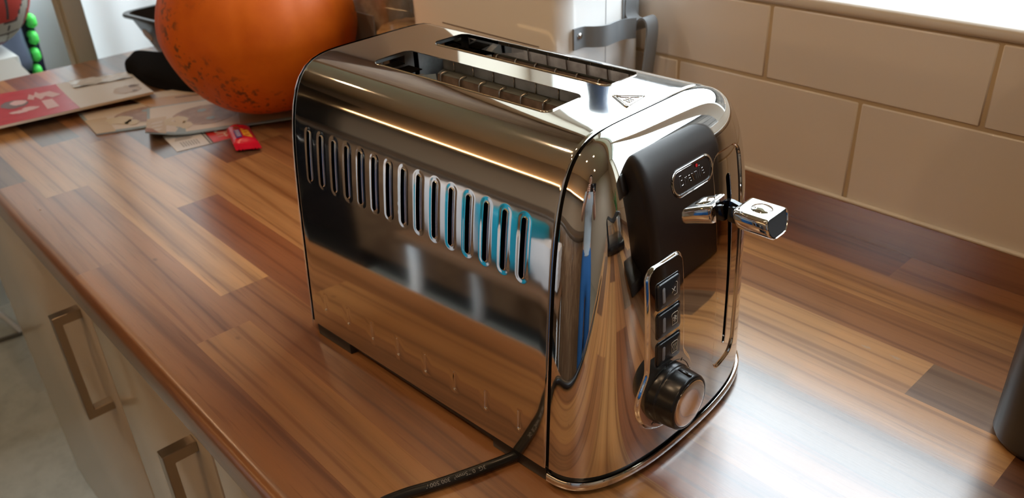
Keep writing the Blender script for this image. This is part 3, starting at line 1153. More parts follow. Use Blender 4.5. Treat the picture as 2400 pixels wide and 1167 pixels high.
# ---- bread slots: steel liners, element sheets, guard wires
steel_d = bpy.data.materials.new('worn_galvanised_steel')
steel_d.use_nodes = True
nt = steel_d.node_tree
b = nt.nodes['Principled BSDF']
vv_ = mapping(nt, (1, 1, 1))
n1 = N(nt, 'ShaderNodeTexNoise', i_Scale=60.0, i_Detail=5.0)
nt.links.new(vv_, n1.inputs['Vector'])
nt.links.new(ramp(nt, n1.outputs['Fac'], [(0.35, (0.30, 0.29, 0.27)), (0.6, (0.48, 0.48, 0.46))]), b.inputs['Base Color'])
b.inputs['Metallic'].default_value = 0.85
b.inputs['Roughness'].default_value = 0.38
mica = bpy.data.materials.new('browned_mica')
mica.use_nodes = True
nt = mica.node_tree
b = nt.nodes['Principled BSDF']
vv_ = mapping(nt, (1, 1, 1))
n1 = N(nt, 'ShaderNodeTexNoise', i_Scale=110.0, i_Detail=5.0)
nt.links.new(vv_, n1.inputs['Vector'])
nt.links.new(ramp(nt, n1.outputs['Fac'], [(0.3, (0.20, 0.13, 0.09)), (0.65, (0.36, 0.26, 0.19))]), b.inputs['Base Color'])
b.inputs['Roughness'].default_value = 0.45
b.inputs['Metallic'].default_value = 0.3
ledge_m = mat('grey_steel_ledge', (0.42, 0.45, 0.43), 0.35, 0.7)
wire_m = mat('guard_wire_steel', (0.62, 0.55, 0.48), 0.25, 1.0)
for si, (a0, a1, s0, s1) in enumerate(SLOTS):
    v0 = float(prof_at(s0)[0])
    v1 = float(prof_at(s1)[0])
    cv_ = (v0 + v1) / 2
    if si == 1:      # folded chrome flange along the far side of the far slot
        V = [(a0 + 0.004, v1 - 0.0006, 0.2258), (a1 - 0.004, v1 - 0.0006, 0.2258), (a1 - 0.004, v1 - 0.0002, 0.2185), (a0 + 0.004, v1 - 0.0002, 0.2185)]
        pyobj('slot_flange', V, [(0, 1, 2, 3)], CHROME, toaster)
    # rear flange, catching the window light
    V = [(a0 + 0.0006, v0 + 0.005, 0.2262), (a0 + 0.0006, v1 - 0.005, 0.2262), (a0 + 0.0002, v1 - 0.005, 0.2195), (a0 + 0.0002, v0 + 0.005, 0.2195)]
    pyobj('slot_flange', V, [(0, 1, 2, 3)], CHROME, toaster)
    for sgn in (-1, 1):
        yo, yi, yw = cv_ + sgn * 0.0255, cv_ + sgn * 0.0195, cv_ + sgn * 0.0178
        # grey cage side above the ledge
        V = [(a0 + 0.028, yo, 0.2120), (a1 + 0.006, yo, 0.2120), (a1 + 0.006, yo, 0.2262), (a0 + 0.028, yo, 0.2262)]
        pyobj('cage_side', V, [(0, 1, 2, 3)], steel_d, toaster)
        V = [(a0 + 0.028, yo, 0.2180), (a1 + 0.006, yo, 0.2180), (a1 + 0.006, yi, 0.2160), (a0 + 0.028, yi, 0.2160)]
        pyobj('ledge', V, [(0, 1, 2, 3)], ledge_m, toaster)
        V = [(a0 - 0.006, yi, 0.070), (a1 + 0.006, yi, 0.070), (a1 + 0.006, yi, 0.2158), (a0 + 0.028, yi, 0.2158), (a0 + 0.026, yi, 0.204), (a0 - 0.006, yi, 0.198)]
        pyobj('element_sheet', V, [(0, 1, 2, 3, 4, 5)], mica, toaster)
        # guard wires bending out of the ledge and running down in front of the element
        for k in range(8):
            u = a0 + 0.033 + k * 0.0198
            pts = catmull([(u + 0.0020, yi + sgn * 0.0030, 0.2180), (u + 0.0012, yi + sgn * 0.0010, 0.2178), (u, yw + sgn * 0.0004, 0.2160), (u, yw, 0.2110), (u, yw, 0.185), (u, yw, 0.085)], 4)
            tube('guard_wire', pts, 0.00075, wire_m, toaster, 6)
        V, F = [], []
        for k in range(7):
            u = a0 + 0.040 + k * 0.0198
            tube_data([(u, yo - sgn * 0.0004, 0.2180), (u, yo - sgn * 0.0004, 0.2258)], 0.00045, 5, V, F)
        w_o = pyobj('cage_rib', V, F, wire_m, toaster, smooth=True)
        w_o['kind'] = 'stuff'
    for nm, ux in (('end_plate', a0 - 0.0065), ('end_plate', a1 + 0.0062)):
        box(nm, (ux - 0.0004, cv_ - 0.0262, 0.070), (ux + 0.0004, cv_ + 0.0262, 0.226), steel_d, toaster)
    box('cavity_floor', (a0 - 0.006, cv_ - 0.026, 0.068), (a1 + 0.006, cv_ + 0.026, 0.070), steel_d, toaster)
    # bread carriage and its rear guide plates
    box('bread_carriage', (a0, cv_ - 0.004, 0.088), (a1, cv_ + 0.004, 0.0888), steel_d, toaster)
    V = [(a0 + 0.018, cv_ + 0.004, 0.216), (a0 + 0.030, cv_ + 0.016, 0.217), (a0 + 0.034, cv_ + 0.016, 0.190), (a0 + 0.020, cv_ + 0.004, 0.188)]
    pyobj('guide_plate', V, [(0, 1, 2, 3)], ledge_m, toaster)
    V = [(a0 + 0.006, cv_ - 0.008, 0.2135), (a0 + 0.016, cv_ + 0.016, 0.2145), (a0 + 0.020, cv_ + 0.015, 0.2125), (a0 + 0.010, cv_ - 0.009, 0.2120)]
    pyobj('guide_plate', V, [(0, 1, 2, 3)], steel_d, toaster)
    V = [(a0 + 0.010, cv_ - 0.009, 0.2118), (a0 + 0.020, cv_ + 0.015, 0.2124), (a0 + 0.024, cv_ + 0.014, 0.190), (a0 + 0.014, cv_ - 0.009, 0.188)]
    pyobj('guide_plate', V, [(0, 1, 2, 3)], ledge_m, toaster)
    box('opening_shade', (a0 - 0.002, cv_ + 0.004, 0.2165), (a0 + 0.0135, cv_ + 0.0175, 0.2171), DARK, toaster)  # black slab drawn as the shade of an opening

# ---- controls on the end cap
def patch(name, cv, cz, hv, hz, r, off0, off1, m, parent, bev=0.0008, n=7):
    """rounded-rectangle pad that follows the cap surface"""
    P = rrect(cv, cz, hv, hz, r, n)
    rings = [(1.0, off0, 0), (1.0, off1 - bev, 0), (1.0, off1 - bev * 0.35, bev * 0.3), (1.0, off1, bev)]
    V, F = [], []
    cnt = len(P)
    for sc, off, ins in rings:
        Q = rrect(cv, cz, hv - ins, hz - ins, max(r - ins, 0.0003), n)
        q = np.array(Q)
        base = cap_vz(q[:, 0], q[:, 1]) - np.stack([cap_disp(q[:, 0], q[:, 1]), q[:, 0] * 0, q[:, 0] * 0], -1)
        nn = cap_normal(q[:, 0], q[:, 1], False)
        V += list(base + nn * off)
    for i in range(len(rings) - 1):
        for j in range(cnt):
            k = (j + 1) % cnt
            F.append((i * cnt + j, i * cnt + k, (i + 1) * cnt + k, (i + 1) * cnt + j))
    bidx = (len(rings) - 1) * cnt
    c = cap_vz(np.array([cv]), np.array([cz]))[0] - np.array([float(cap_disp(np.array([cv]), np.array([cz]))[0]), 0, 0])
    V.append(c + cap_normal(np.array([cv]), np.array([cz]), False)[0] * off1)
    for j in range(cnt):
        F.append((bidx + j, bidx + (j + 1) % cnt, len(V) - 1))
    o = pyobj(name, V, F, m, parent, smooth=True)
    bm = bmesh.new()
    bm.from_mesh(o.data)
    bmesh.ops.recalc_face_normals(bm, faces=bm.faces)
    bm.to_mesh(o.data)
    bm.free()
    try:
        o.data.set_sharp_from_angle(angle=math.radians(50))
    except Exception:
        pass
    return o
def on_cap(pts, off):
    q = np.array(pts, float)
    base = cap_vz(q[:, 0], q[:, 1]) - np.stack([cap_disp(q[:, 0], q[:, 1]), q[:, 0] * 0, q[:, 0] * 0], -1)
    return base + cap_normal(q[:, 0], q[:, 1], False) * off
btn_m = mat('button_black', (0.018, 0.018, 0.020), 0.30, coat=0.2)
ind_m = mat('grey_indicator', (0.22, 0.22, 0.23), 0.35)
ink_m = mat('pale_print', (0.75, 0.70, 0.62), 0.5)
BV = 0.0672
for bi, (z0, z1) in enumerate(((0.1232, 0.1396), (0.1030, 0.1194), (0.0826, 0.0986))):
    zc, hz = (z0 + z1) / 2, (z1 - z0) / 2
    patch('button_surround', BV, zc, 0.0118, hz + 0.0012, 0.0026, 0.0012, 0.0024, BLACKG, toaster, 0.0003)
    bt = patch('button', BV, zc, 0.0107, hz, 0.0022, 0.0012, 0.0034, btn_m, toaster)
    patch('indicator', BV - 0.0058, zc, 0.0012, hz * 0.62, 0.0011, 0.0030, 0.00355, ind_m, bt, 0.0001)
    V, F = [], []
    iv, iz = BV + 0.0042, zc
    bread = [(-2.7, -3.6), (2.7, -3.6), (2.9, 1.6), (3.4, 2.6), (2.8, 3.9), (0, 4.2), (-2.8, 3.9), (-3.4, 2.6), (-2.9, 1.6), (-2.7, -3.6)]
    if bi == 0:
        lines = [[(-0.5, -3.6), (2.7, -3.6), (2.9, 1.6), (3.4, 2.6), (2.8, 3.9), (1.6, 4.2)], [(-2.6, -1.6), (0.9, 1.4)], [(0.9, -1.6), (-2.6, 1.4)]]
    elif bi == 1:
        lines = [bread] + [[(1.9 * math.cos(a), 2.2 * math.sin(a)), (-1.9 * math.cos(a), -2.2 * math.sin(a))] for a in (PI / 2, PI / 6, -PI / 6)]
        for a in (PI / 2, PI / 6, -PI / 6, -PI / 2, PI + PI / 6, PI - PI / 6):
            c_, s_ = math.cos(a) * 1.2, math.sin(a) * 1.4
            lines.append([(c_ + 0.7 * math.cos(a + 0.9), s_ + 0.7 * math.sin(a + 0.9)), (c_, s_), (c_ + 0.7 * math.cos(a - 0.9), s_ + 0.7 * math.sin(a - 0.9))])
    else:
        lines = [bread] + [[(x + 0.4 * math.sin(t * 1.4), -2.4 + t) for t in np.linspace(0, 5, 9)] for x in (-1.5, 0, 1.5)]
    for L in lines:
        P = on_cap([(iv + a * 0.00095, iz + c * 0.00105) for a, c in L], 0.00352)
        tube_data(list(P), 0.00017, 5, V, F)
    pyobj('icon', V, F, ink_m, bt, smooth=True)

# dial
ax = np.array((1.0, 0.0, 0.02))
def dial():
    c0 = on_cap([DIAL], 0.0012)[0]
    c0[1] -= 0.001
    nrm = np.array((1.0, -0.02, 0.02))
    nrm /= np.linalg.norm(nrm)
    up_ = np.array((0, 0, 1.0))
    e1 = np.cross(up_, nrm)
    e1 /= np.linalg.norm(e1)
    e2 = np.cross(nrm, e1)
    Rm = Matrix(((e1[0], e2[0], nrm[0], c0[0]), (e1[1], e2[1], nrm[1], c0[1]), (e1[2], e2[2], nrm[2], c0[2]), (0, 0, 0, 1)))
    bm = lathe_bm([(0.0206, -0.0030), (0.0206, 0.0040), (0.0201, 0.0046), (0.0196, 0.0049), (0.0196, 0.0060), (0.0187, 0.0158), (0.0181, 0.0170), (0.0166, 0.0176), (0.0161, 0.0173)], 72)
    bmesh.ops.transform(bm, matrix=Rm, verts=bm.verts)
    d = bmobj('dial', bm, mat('satin_black', (0.012, 0.012, 0.013), 0.26), toaster, sharp=60)
    bm = lathe_bm([(0.0162, 0.0168), (0.0160, 0.0176), (0.0150, 0.0180), (0.008, 0.0172), (0.0, 0.0168)], 72)
    bmesh.ops.transform(bm, matrix=Rm, verts=bm.verts)
    f = bmobj('dial_face', bm, CHROME, d)
    f['label'] = 'domed chrome disc on the dial'
    # pointer rib on the dial
    bm = bmesh.new()
    bbox(bm, (0.0015, 0.0175, 0.0065), (0.0032, 0.0198, 0.0162), 0.0004)
    bmesh.ops.transform(bm, matrix=Rm, verts=bm.verts)
    bmobj('pointer_rib', bm, BLACKG, d)
    V, F = [], []
    for a0, a1 in ((100, 128), (60, 92), (20, 52), (-18, 10), (235, 262), (268, 290)):
        P = on_cap([(DIAL[0] + 0.0222 * math.cos(math.radians(a)), DIAL[1] + 0.0222 * math.sin(math.radians(a))) for a in np.linspace(a0, a1, 8)], 0.00212)
        tube_data(list(P), 0.00022, 5, V, F)
    for a in (96, 56, 15, 265, 232, 292):
        P = on_cap([(DIAL[0] + r * math.cos(math.radians(a)), DIAL[1] + r * math.sin(math.radians(a))) for r in (0.0212, 0.0235)], 0.00212)
        tube_data(list(P), 0.00022, 5, V, F)
    pyobj('dial_scale', V, F, mat('black_print', (0.02, 0.02, 0.02), 0.5), toaster, smooth=True)
dial()

# lever
def lever():
    lv = []
    zc = 0.1545
    prof = [(-0.0108, 0.0066), (0.0108, 0.0066), (0.0124, 0.0058), (0.0134, 0.0038), (0.0135, 0.0006), (0.0124, -0.0030), (0.0104, -0.0058), (0.0078, -0.0076), (0.0050, -0.0082), (-0.0050, -0.0082), (-0.0078, -0.0076), (-0.0104, -0.0058), (-0.0124, -0.0030), (-0.0135, 0.0006), (-0.0134, 0.0038), (-0.0124, 0.0058)]
    P = dens(prof, 0.0012)
    bm = bmesh.new()
    rings = []
    # u, scale, forward lean of the lower lip
    for (u, k) in ((0.0440, 0.90), (0.0448, 0.97), (0.0462, 1.0), (0.0560, 1.0), (0.0655, 1.0), (0.0672, 0.985), (0.0680, 0.95), (0.0682, 0.90), (0.0676, 0.865), (0.0664, 0.855)):
        rings.append([bm.verts.new((u + (-q * 0.25), 0.1430 + p * k, zc + q * k)) for p, q in P])
    n = len(P)
    for a, b2 in zip(rings[:-1], rings[1:]):
        for i in range(n):
            j = (i + 1) % n
            bm.faces.new((a[i], a[j], b2[j], b2[i]))
    bm.faces.new(rings[0][::-1])
    bm.faces.new(rings[-1])
    h = bmobj('lever', bm, CHROME, toaster, sharp=55)
    bm = bmesh.new()
    a = [bm.verts.new((0.0665 - q * 0.25, 0.1430 + p * 0.86, zc + q * 0.86)) for p, q in P]
    c = [bm.verts.new((0.0676 - q * 0.25, 0.1430 + p * 0.84, zc + q * 0.84)) for p, q in P]
    for i in range(n):
        j = (i + 1) % n
        bm.faces.new((a[i], a[j], c[j], c[i]))
    bm.faces.new(c)
    pad = bmobj('lever_pad', bm, mat('dark_grey_pad', (0.055, 0.058, 0.065), 0.55), h)
    # finger dimple ring on the top face
    bm = bmesh.new()
    rr = []
    for (k, dz) in ((1.0, 0.0006), (0.93, 0.0011), (0.80, 0.0015), (0.5, 0.0023), (0.0, 0.0027)):
        if k == 0:
            rr.append([bm.verts.new((0.0560, 0.1430, zc + 0.0068 + dz))])
        else:
            rr.append([bm.verts.new((0.0560 + 0.0068 * k * math.cos(t), 0.1430 + 0.0068 * k * math.sin(t), zc + 0.0062 + dz)) for t in np.linspace(0, 2 * PI, 33)[:-1]])
    for a, b2 in zip(rr[:-1], rr[1:]):
        for i in range(32):
            j = (i + 1) % 32
            if len(b2) == 1:
                bm.faces.new((a[i], a[j], b2[0]))
            else:
                bm.faces.new((a[i], a[j], b2[j], b2[i]))
    bmobj('finger_dimple', bm, CHROME, h)
    bm = bmesh.new()
    V = []
    arm = [(0.020, 0.1605, 0.1495), (0.036, 0.1605, 0.1495), (0.050, 0.1575, 0.1475)]
    prev = None
    for (u, zt, zb) in arm:
        r = [bm.verts.new((u, 0.1412, zb)), bm.verts.new((u, 0.1448, zb)), bm.verts.new((u, 0.1448, zt)), bm.verts.new((u, 0.1412, zt))]
        if prev:
            for i in range(4):
                bm.faces.new((prev[i], prev[(i + 1) % 4], r[(i + 1) % 4], r[i]))
        else:
            bm.faces.new(r[::-1])
        prev = r
    bm.faces.new(prev)
    am = bmobj('lever_arm', bm, BLACKG, toaster, smooth=False)
    bm = bmesh.new()
    bbox(bm, (0.0355, 0.1375, 0.1475), (0.0432, 0.1485, 0.1585), 0.0012)
    bmobj('lever_collar', bm, BLACKG, toaster)
lever()
# near-black strip in place of the shade inside the lever slit
box('slit_shade_strip', (0.012, 0.136, 0.045), (0.014, 0.150, 0.185), DARK, toaster)

# badge: raised letters and red dot
V2, F2 = text_mesh('Breville', 0.0098, depth=0.0)
P = on_cap([(0.1030 + x * 0.90, 0.1905 + y) for x, y, _ in V2], 0.00018)
n = len(P)
Pb = on_cap([(0.1030 + x * 0.90, 0.1905 + y) for x, y, _ in V2], 0.00002)
V = list(P) + list(Pb)
F = list(F2)
ed = {}
for f in F2:
    for i in range(len(f)):
        e = (f[i], f[(i + 1) % len(f)])
        if (e[1], e[0]) in ed:
            del ed[(e[1], e[0])]
        else:
            ed[e] = 1
for (i, j) in ed:
    F.append((j, i, i + n, j + n))
bd = pyobj('badge_lettering', V, F, mat('dark_chrome_letters', (0.40, 0.37, 0.35), 0.16, 1.0), toaster)
P = on_cap([(0.1079 + 0.0011 * math.cos(t), 0.1952 + 0.0011 * math.sin(t)) for t in np.linspace(0, 2 * PI, 17)[:-1]], 0.0006)
pyobj('red_dot', list(P), [tuple(range(16))], mat('red_enamel', (0.55, 0.01, 0.015), 0.3), toaster)

# hot-surface triangle embossed on the top
def top_z(v):
    top = slice(2000, 4000)
    return np.interp(v, pv[top], pz[top])
V, F = [], []
tri = [(-0.0277, 0.0998), (-0.0122, 0.1104), (-0.0097, 0.0892)]
tc_ = np.mean(tri, axis=0)
for k, rad in ((1.0, 0.00075), (0.76, 0.0004)):
    T3 = [tuple(tc_ + (np.array(p) - tc_) * k) for p in tri]
    T3 = dens(T3, 0.003)
    T3.append(T3[0])
    tube_data([(a, c, float(top_z(c)) + 0.0001) for a, c in T3], rad, 6, V, F)
for o_ in (-0.0022, 0.0, 0.0022):
    tube_data([(tc_[0] - 0.0020 + t * 0.0056, tc_[1] + o_ + 0.0006 * math.sin(t * 6.5), float(top_z(tc_[1])) + 0.0001) for t in np.linspace(0, 1, 9)], 0.00042, 6, V, F)
pyobj('warning_symbol', V, F, CHROME, toaster, smooth=True)

# power cord: leaves from under the near side, bends towards the bottom edge of the picture
def w2t(x, y, z):
    dx, dy = x - TX, y - TY
    c, s = math.cos(YAW), math.sin(YAW)
    return (c * dx + s * dy, -s * dx + c * dy, z)
CR = 0.0036
cord_w = [(-0.300, 0.330, 0.0042), (-0.308, 0.300, 0.0040), (-0.3165, 0.2690, CR), (-0.3240, 0.2440, CR), (-0.3330, 0.2180, CR), (-0.3420, 0.1960, CR), (-0.345, 0.178, CR), (-0.335, 0.162, CR), (-0.300, 0.153, CR), (-0.20, 0.152, CR), (-0.05, 0.160, CR), (0.12, 0.165, CR)]
cpts = catmull([w2t(*p) for p in cord_w], 10)
cord = tube('power_cord', cpts, CR, mat('cord_black', (0.012, 0.011, 0.011), 0.28), toaster, 16)
# printed type on the cord, reading along it upside down
cp = np.array(cpts)
i0, i1 = 20, 58
path = cp[i0:i1]
plen = np.concatenate([[0], np.cumsum(np.linalg.norm(np.diff(path, axis=0), axis=1))])
V2, F2 = text_mesh('3G  0.75mm²  300/500V', 0.0042, align='LEFT')
def cord_pt(s, h, flip=-1):
    s = np.clip(s, 0, plen[-1])
    c = np.array([np.interp(s, plen, path[:, k]) for k in range(3)])
    c2 = np.array([np.interp(min(s + 0.001, plen[-1]), plen, path[:, k]) for k in range(3)])
    c1 = np.array([np.interp(max(s - 0.001, 0), plen, path[:, k]) for k in range(3)])
    t = c2 - c1
    t /= np.linalg.norm(t)
    sd = np.cross(t, (0, 0, 1.0))
    a = h / CR + math.radians(35)
    return c + (CR + 0.00006) * (math.cos(a) * np.array((0, 0, 1.0)) + math.sin(a) * (-sd))
V = []
for x, y, _ in V2:
    V.append(cord_pt(0.020 + x * 1.0, y * 0.9))
pyobj('cord_print', V, [tuple(f) for f in F2], mat('grey_print', (0.30, 0.28, 0.26), 0.5), cord)

# ================================================================== THINGS BEHIND AND LEFT OF THE TOASTER
# ---- pumpkin
PUMP = empty('pumpkin', (-1.064, 0.503, 0.0055))
tag(PUMP, 'large orange pumpkin with speckled skin resting on the leaflets', 'pumpkin')
pm = noise_color_mat('pumpkin_skin', (0.66, 0.135, 0.003), (0.52, 0.088, 0.002), 9, 0.35, 0.65, 0.50, spots=(120, (0.17, 0.055, 0.012), 0.54, 11, 0.50), coat=0.0)
def pumpkin():
    rh, rv, zc = 0.131, 0.118, 0.1165
    nu, nv = 120, 60
    V, F = [], []
    for i in range(nv + 1):
        th = PI * i / nv
        for j in range(nu):
            ph = 2 * PI * j / nu
            rib = 1 - 0.016 * (1 - abs(math.sin(ph * 5.5 + 0.4))) ** 3 * max(math.sin(th), 0) ** 0.6
            st = max(math.sin(th), 0) ** 0.92
            r = rh * st * rib * (1 - 0.07 * max(0.0, -math.cos(th)) ** 0.8)
            dim = 0.020 * math.exp(-(math.sin(th) / 0.28) ** 2)
            z = zc + rv * math.cos(th) * (1 - dim / rv) * (1 if math.cos(th) > 0 else 0.992)
            z += (-dim if math.cos(th) > 0 else 0.006 * math.exp(-(math.sin(th) / 0.2) ** 2))
            V.append((r * math.cos(ph), r * math.sin(ph), z))
    for i in range(nv):
        for j in range(nu):
            k = (j + 1) % nu
            F.append((i * nu + j, (i + 1) * nu + j, (i + 1) * nu + k, i * nu + k))
    pm.node_tree.nodes['Principled BSDF'].inputs['Specular IOR Level'].default_value = 0.28
    pyobj('flesh', V, F, pm, PUMP, smooth=True)
    pts = catmull([(0, 0, 0.205), (0.002, 0.001, 0.225), (0.010, 0.004, 0.245), (0.022, 0.008, 0.258)], 6)
    n = len(pts)
    tube('stalk', pts, [0.020 - 0.010 * min(1, 2.2 * i / n) for i in range(n)], mat('pumpkin_stalk', (0.22, 0.17, 0.07), 0.8), PUMP, 10)
pumpkin()

# ---- black plastic tray
def tray():
    t = empty('plastic_tray', (-1.462, 0.580, 0.0), math.radians(8))
    tag(t, 'black plastic food tray with an oval sticker, half hidden behind the pumpkin', 'tray')
    m = mat('tray_plastic', (0.014, 0.010, 0.009), 0.16)
    H = 0.076
    outer = [(0.052, 0.066, 0.0), (0.0535, 0.068, 0.004), (0.074, 0.092, H - 0.006), (0.075, 0.093, H - 0.002), (0.0815, 0.0995, H), (0.083, 0.101, H - 0.003), (0.082, 0.100, H - 0.006)]
    inner = [(0.0735, 0.0915, H - 0.003), (0.052, 0.0665, 0.0052), (0.048, 0.063, 0.0030)]
    rings = []
    V, F = [], []
    order = [inner[2], inner[1], inner[0], (0.0742, 0.0922, H - 0.0004), outer[4], outer[5], outer[6], (0.0795, 0.0975, H - 0.0060), outer[3], outer[2], outer[1], outer[0]]
    for hx, hy, z in order:
        base = len(V)
        V += [(x, y, z) for x, y in rrect(0, 0, hx, hy, 0.022, 6)]
        rings.append(base)
    n = 28
    for a, b2 in zip(rings[:-1], rings[1:]):
        for i in range(n):
            j = (i + 1) % n
            F.append((a + i, a + j, b2 + j, b2 + i))
    F.append(tuple(rings[0] + i for i in range(n))[::-1])
    F.append(tuple(rings[-1] + i for i in range(n)))
    o = pyobj('tray_body', V, F, m, t, smooth=True)
    bm = bmesh.new()
    bm.from_mesh(o.data)
    bmesh.ops.recalc_face_normals(bm, faces=bm.faces)
    bm.to_mesh(o.data)
    bm.free()
    o.data.set_sharp_from_angle(angle=math.radians(40))
    # oval sticker on the near side
    V = []
    for k, (rx, rz) in enumerate(((1.0, 1.0), (0.78, 0.70))):
        for a in np.linspace(0, 2 * PI, 29)[:-1]:
            x, zz = -0.034 + 0.013 * rx * math.cos(a), 0.040 + 0.0105 * rz * math.sin(a)
            y = -(0.068 + (0.092 - 0.068) * (zz - 0.004) / (H - 0.010)) - 0.0006 - 0.0001 * k
            V.append((x, y, zz))
    pyobj('sticker', V, [tuple(range(28)), tuple(range(28, 56))], [mat('sticker_gold', (0.48, 0.34, 0.22), 0.4), mat('sticker_brown', (0.33, 0.20, 0.12), 0.4)], t)
    t.children[-1].data.polygons[1].material_index = 1
tray()

# ---- black knitted glove / cloth in front of the tray
def cloth():
    V, F = [], []
    nu, nv = 40, 26
    P0c = np.array((-1.440, 0.430))
    P1c = np.array((-1.235, 0.512))
    d = P1c - P0c
    L = np.linalg.norm(d)
    d = d / L
    nrm = np.array((-d[1], d[0]))
    rs = np.random.RandomState(5)
    for i in range(nu + 1):
        t = i / nu
        c = P0c + d * L * t
        wid = 0.030 + 0.030 * smooth01(np.array(t / 0.55)) - 0.006 * math.sin(6 * t)
        wid *= min(1, (t / 0.10 + 0.02)) ** 0.5 * min(1, (1 - t) / 0.06 + 0.02) ** 0.5
        for j in range(nv + 1):
            a = PI * j / nv
            y = -math.cos(a)
            h = (0.024 + 0.010 * math.sin(3.2 * t + 0.5)) * (max(math.sin(a), 0) ** 0.45) * min(1, t / 0.08 + 0.15) ** 0.5
            h += 0.0022 * math.sin(9 * t + 4 * y) * math.sin(a)
            p = c + nrm * (wid * y + 0.012)
            V.append((p[0], p[1], max(h, 0.0006) + 0.0002))
    for i in range(nu):
        for j in range(nv):
            F.append((i * (nv + 1) + j, (i + 1) * (nv + 1) + j, (i + 1) * (nv + 1) + j + 1, i * (nv + 1) + j + 1))
    F.append(tuple(i * (nv + 1) for i in range(nu + 1)) + tuple(i * (nv + 1) + nv for i in range(nu, -1, -1)))
    o = pyobj('knitted_glove', V, F, mat('black_knit', (0.008, 0.0075, 0.008), 0.95, spec=0.08, bump=(600, 0.6, 0.001)), None, smooth=True)
    tag(o, 'folded black knitted glove lying in front of the black tray', 'glove')
cloth()

# ---- sheets of paper
def sheet_thing(name, corners, z, th, m, label, cat, curl=None, group=None, n=10):
    """flat paper item: corners A,B,C,D (A->B one edge, D->C the other); returns mapper too"""
    A, B_, C_, D_ = [np.array(c, float) for c in corners]
    def at(s, t, dz=0.0):
        p = (A * (1 - s) + B_ * s) * (1 - t) + (D_ * (1 - s) + C_ * s) * t
        zz = z + (curl(s, t) if curl else 0)
        return (p[0], p[1], zz + dz)
    V, F = [], []
    for k, dz in enumerate((th, 0.0)):
        for i in range(n + 1):
            for j in range(n + 1):
                V.append(at(i / n, j / n, dz))
    q = (n + 1) ** 2
    for i in range(n):
        for j in range(n):
            a = i * (n + 1) + j
            F.append((a, a + n + 1, a + n + 2, a + 1))
            F.append((q + a + 1, q + a + n + 2, q + a + n + 1, q + a))
    def side(idx):
        for a, b2 in zip(idx[:-1], idx[1:]):
            F.append((a, b2, b2 + q, a + q))
    side([i * (n + 1) for i in range(n + 1)])
    side([i * (n + 1) + n for i in range(n, -1, -1)])
    side([j for j in range(n, -1, -1)])
    side([n * (n + 1) + j for j in range(n + 1)])
    o = pyobj(name, V, F, m, None, smooth=False)
    bm = bmesh.new()
    bm.from_mesh(o.data)
    bmesh.ops.recalc_face_normals(bm, faces=bm.faces)
    bm.to_mesh(o.data)
    bm.free()
    tag(o, label, cat, group)
    return o, (lambda s, t, dz=0.0: at(s, t, th + dz))

def printed(name, at, poly, dz, m, parent, n=None):
    """flat printed shape on a sheet"""
    V = [at(s, t, dz) for s, t in poly]
    return pyobj(name, V, [tuple(range(len(V)))], m, parent)

def printed_rect(name, at, s0, s1, t0, t1, dz, m, parent, k=6):
    V, F = [], []
    for i in range(k + 1):
        for j in range(k + 1):
            V.append(at(s0 + (s1 - s0) * i / k, t0 + (t1 - t0) * j / k, dz))
    for i in range(k):
        for j in range(k):
            a = i * (k + 1) + j
            F.append((a, a + k + 1, a + k + 2, a + 1))
    return pyobj(name, V, F, m, parent)

def blob(cx, cy, rx, ry, seed, n=22, amp=0.25):
    rs = np.random.RandomState(seed)
    return [(cx + rx * (1 - amp / 2 + amp * rs.rand()) * math.cos(2 * PI * i / n), cy + ry * (1 - amp / 2 + amp * rs.rand()) * math.sin(2 * PI * i / n)) for i in range(n)]

white_p = mat('white_paper', (0.74, 0.72, 0.70), 0.45)
cream_p = mat('cream_paper', (0.66, 0.56, 0.45), 0.42)
# red and white magazine at the far left; s runs away from the left border, t runs across
red_m = noise_color_mat('red_print', (0.60, 0.035, 0.055), (0.52, 0.020, 0.040), 60, 0.3, 0.6, 0.32)
mg, at = sheet_thing('magazine', [(-1.276, 0.190), (-1.251, 0.404), (-1.424, 0.430), (-1.482, 0.205)], 0.0002, 0.0035, [cream_p],
                     'red and white printed magazine lying at the left end of the worktop', 'magazine', curl=lambda s, t: 0.011 * (1 - t) ** 1.5)
printed_rect('red_panel', at, 0.0, 0.525, 0.0, 1.0, 0.0002, red_m, mg)
printed_rect('white_panel', at, 0.525, 1.0, 0.0, 1.0, 0.0002, white_p, mg)
pk = mat('pink_white_print', (0.78, 0.56, 0.58), 0.4)
gy = mat('grey_print_figure', (0.20, 0.17, 0.18), 0.4)
printed('banner', at, [(0.30, 0.66), (0.33, 0.82), (0.35, 0.74), (0.375, 0.86), (0.39, 0.78), (0.455, 0.80), (0.50, 0.62), (0.44, 0.56), (0.41, 0.66), (0.37, 0.56), (0.35, 0.70), (0.33, 0.60)], 0.0006, pk, mg)
printed('banner', at, [(0.355, 0.20), (0.43, 0.21), (0.43, 0.52), (0.365, 0.52)], 0.0006, pk, mg)
printed('figure', at, blob(0.21, 0.58, 0.085, 0.13, 3), 0.0005, gy, mg)
printed('figure', at, blob(0.235, 0.60, 0.048, 0.08, 4), 0.0007, pk, mg)
printed('figure', at, blob(0.20, 0.30, 0.060, 0.05, 5, amp=0.5), 0.0006, pk, mg)
printed('figure', at, blob(0.27, 0.34, 0.050, 0.06, 6, amp=0.5), 0.0006, pk, mg)
printed('smudge', at, blob(0.88, 0.30, 0.09, 0.16, 9), 0.0005, mat('pale_tan_print', (0.52, 0.40, 0.29), 0.4), mg)
printed('dark_mark', at, blob(0.93, 0.40, 0.035, 0.05, 8, amp=0.6), 0.0008, mat('brown_print', (0.20, 0.13, 0.09), 0.5), mg)
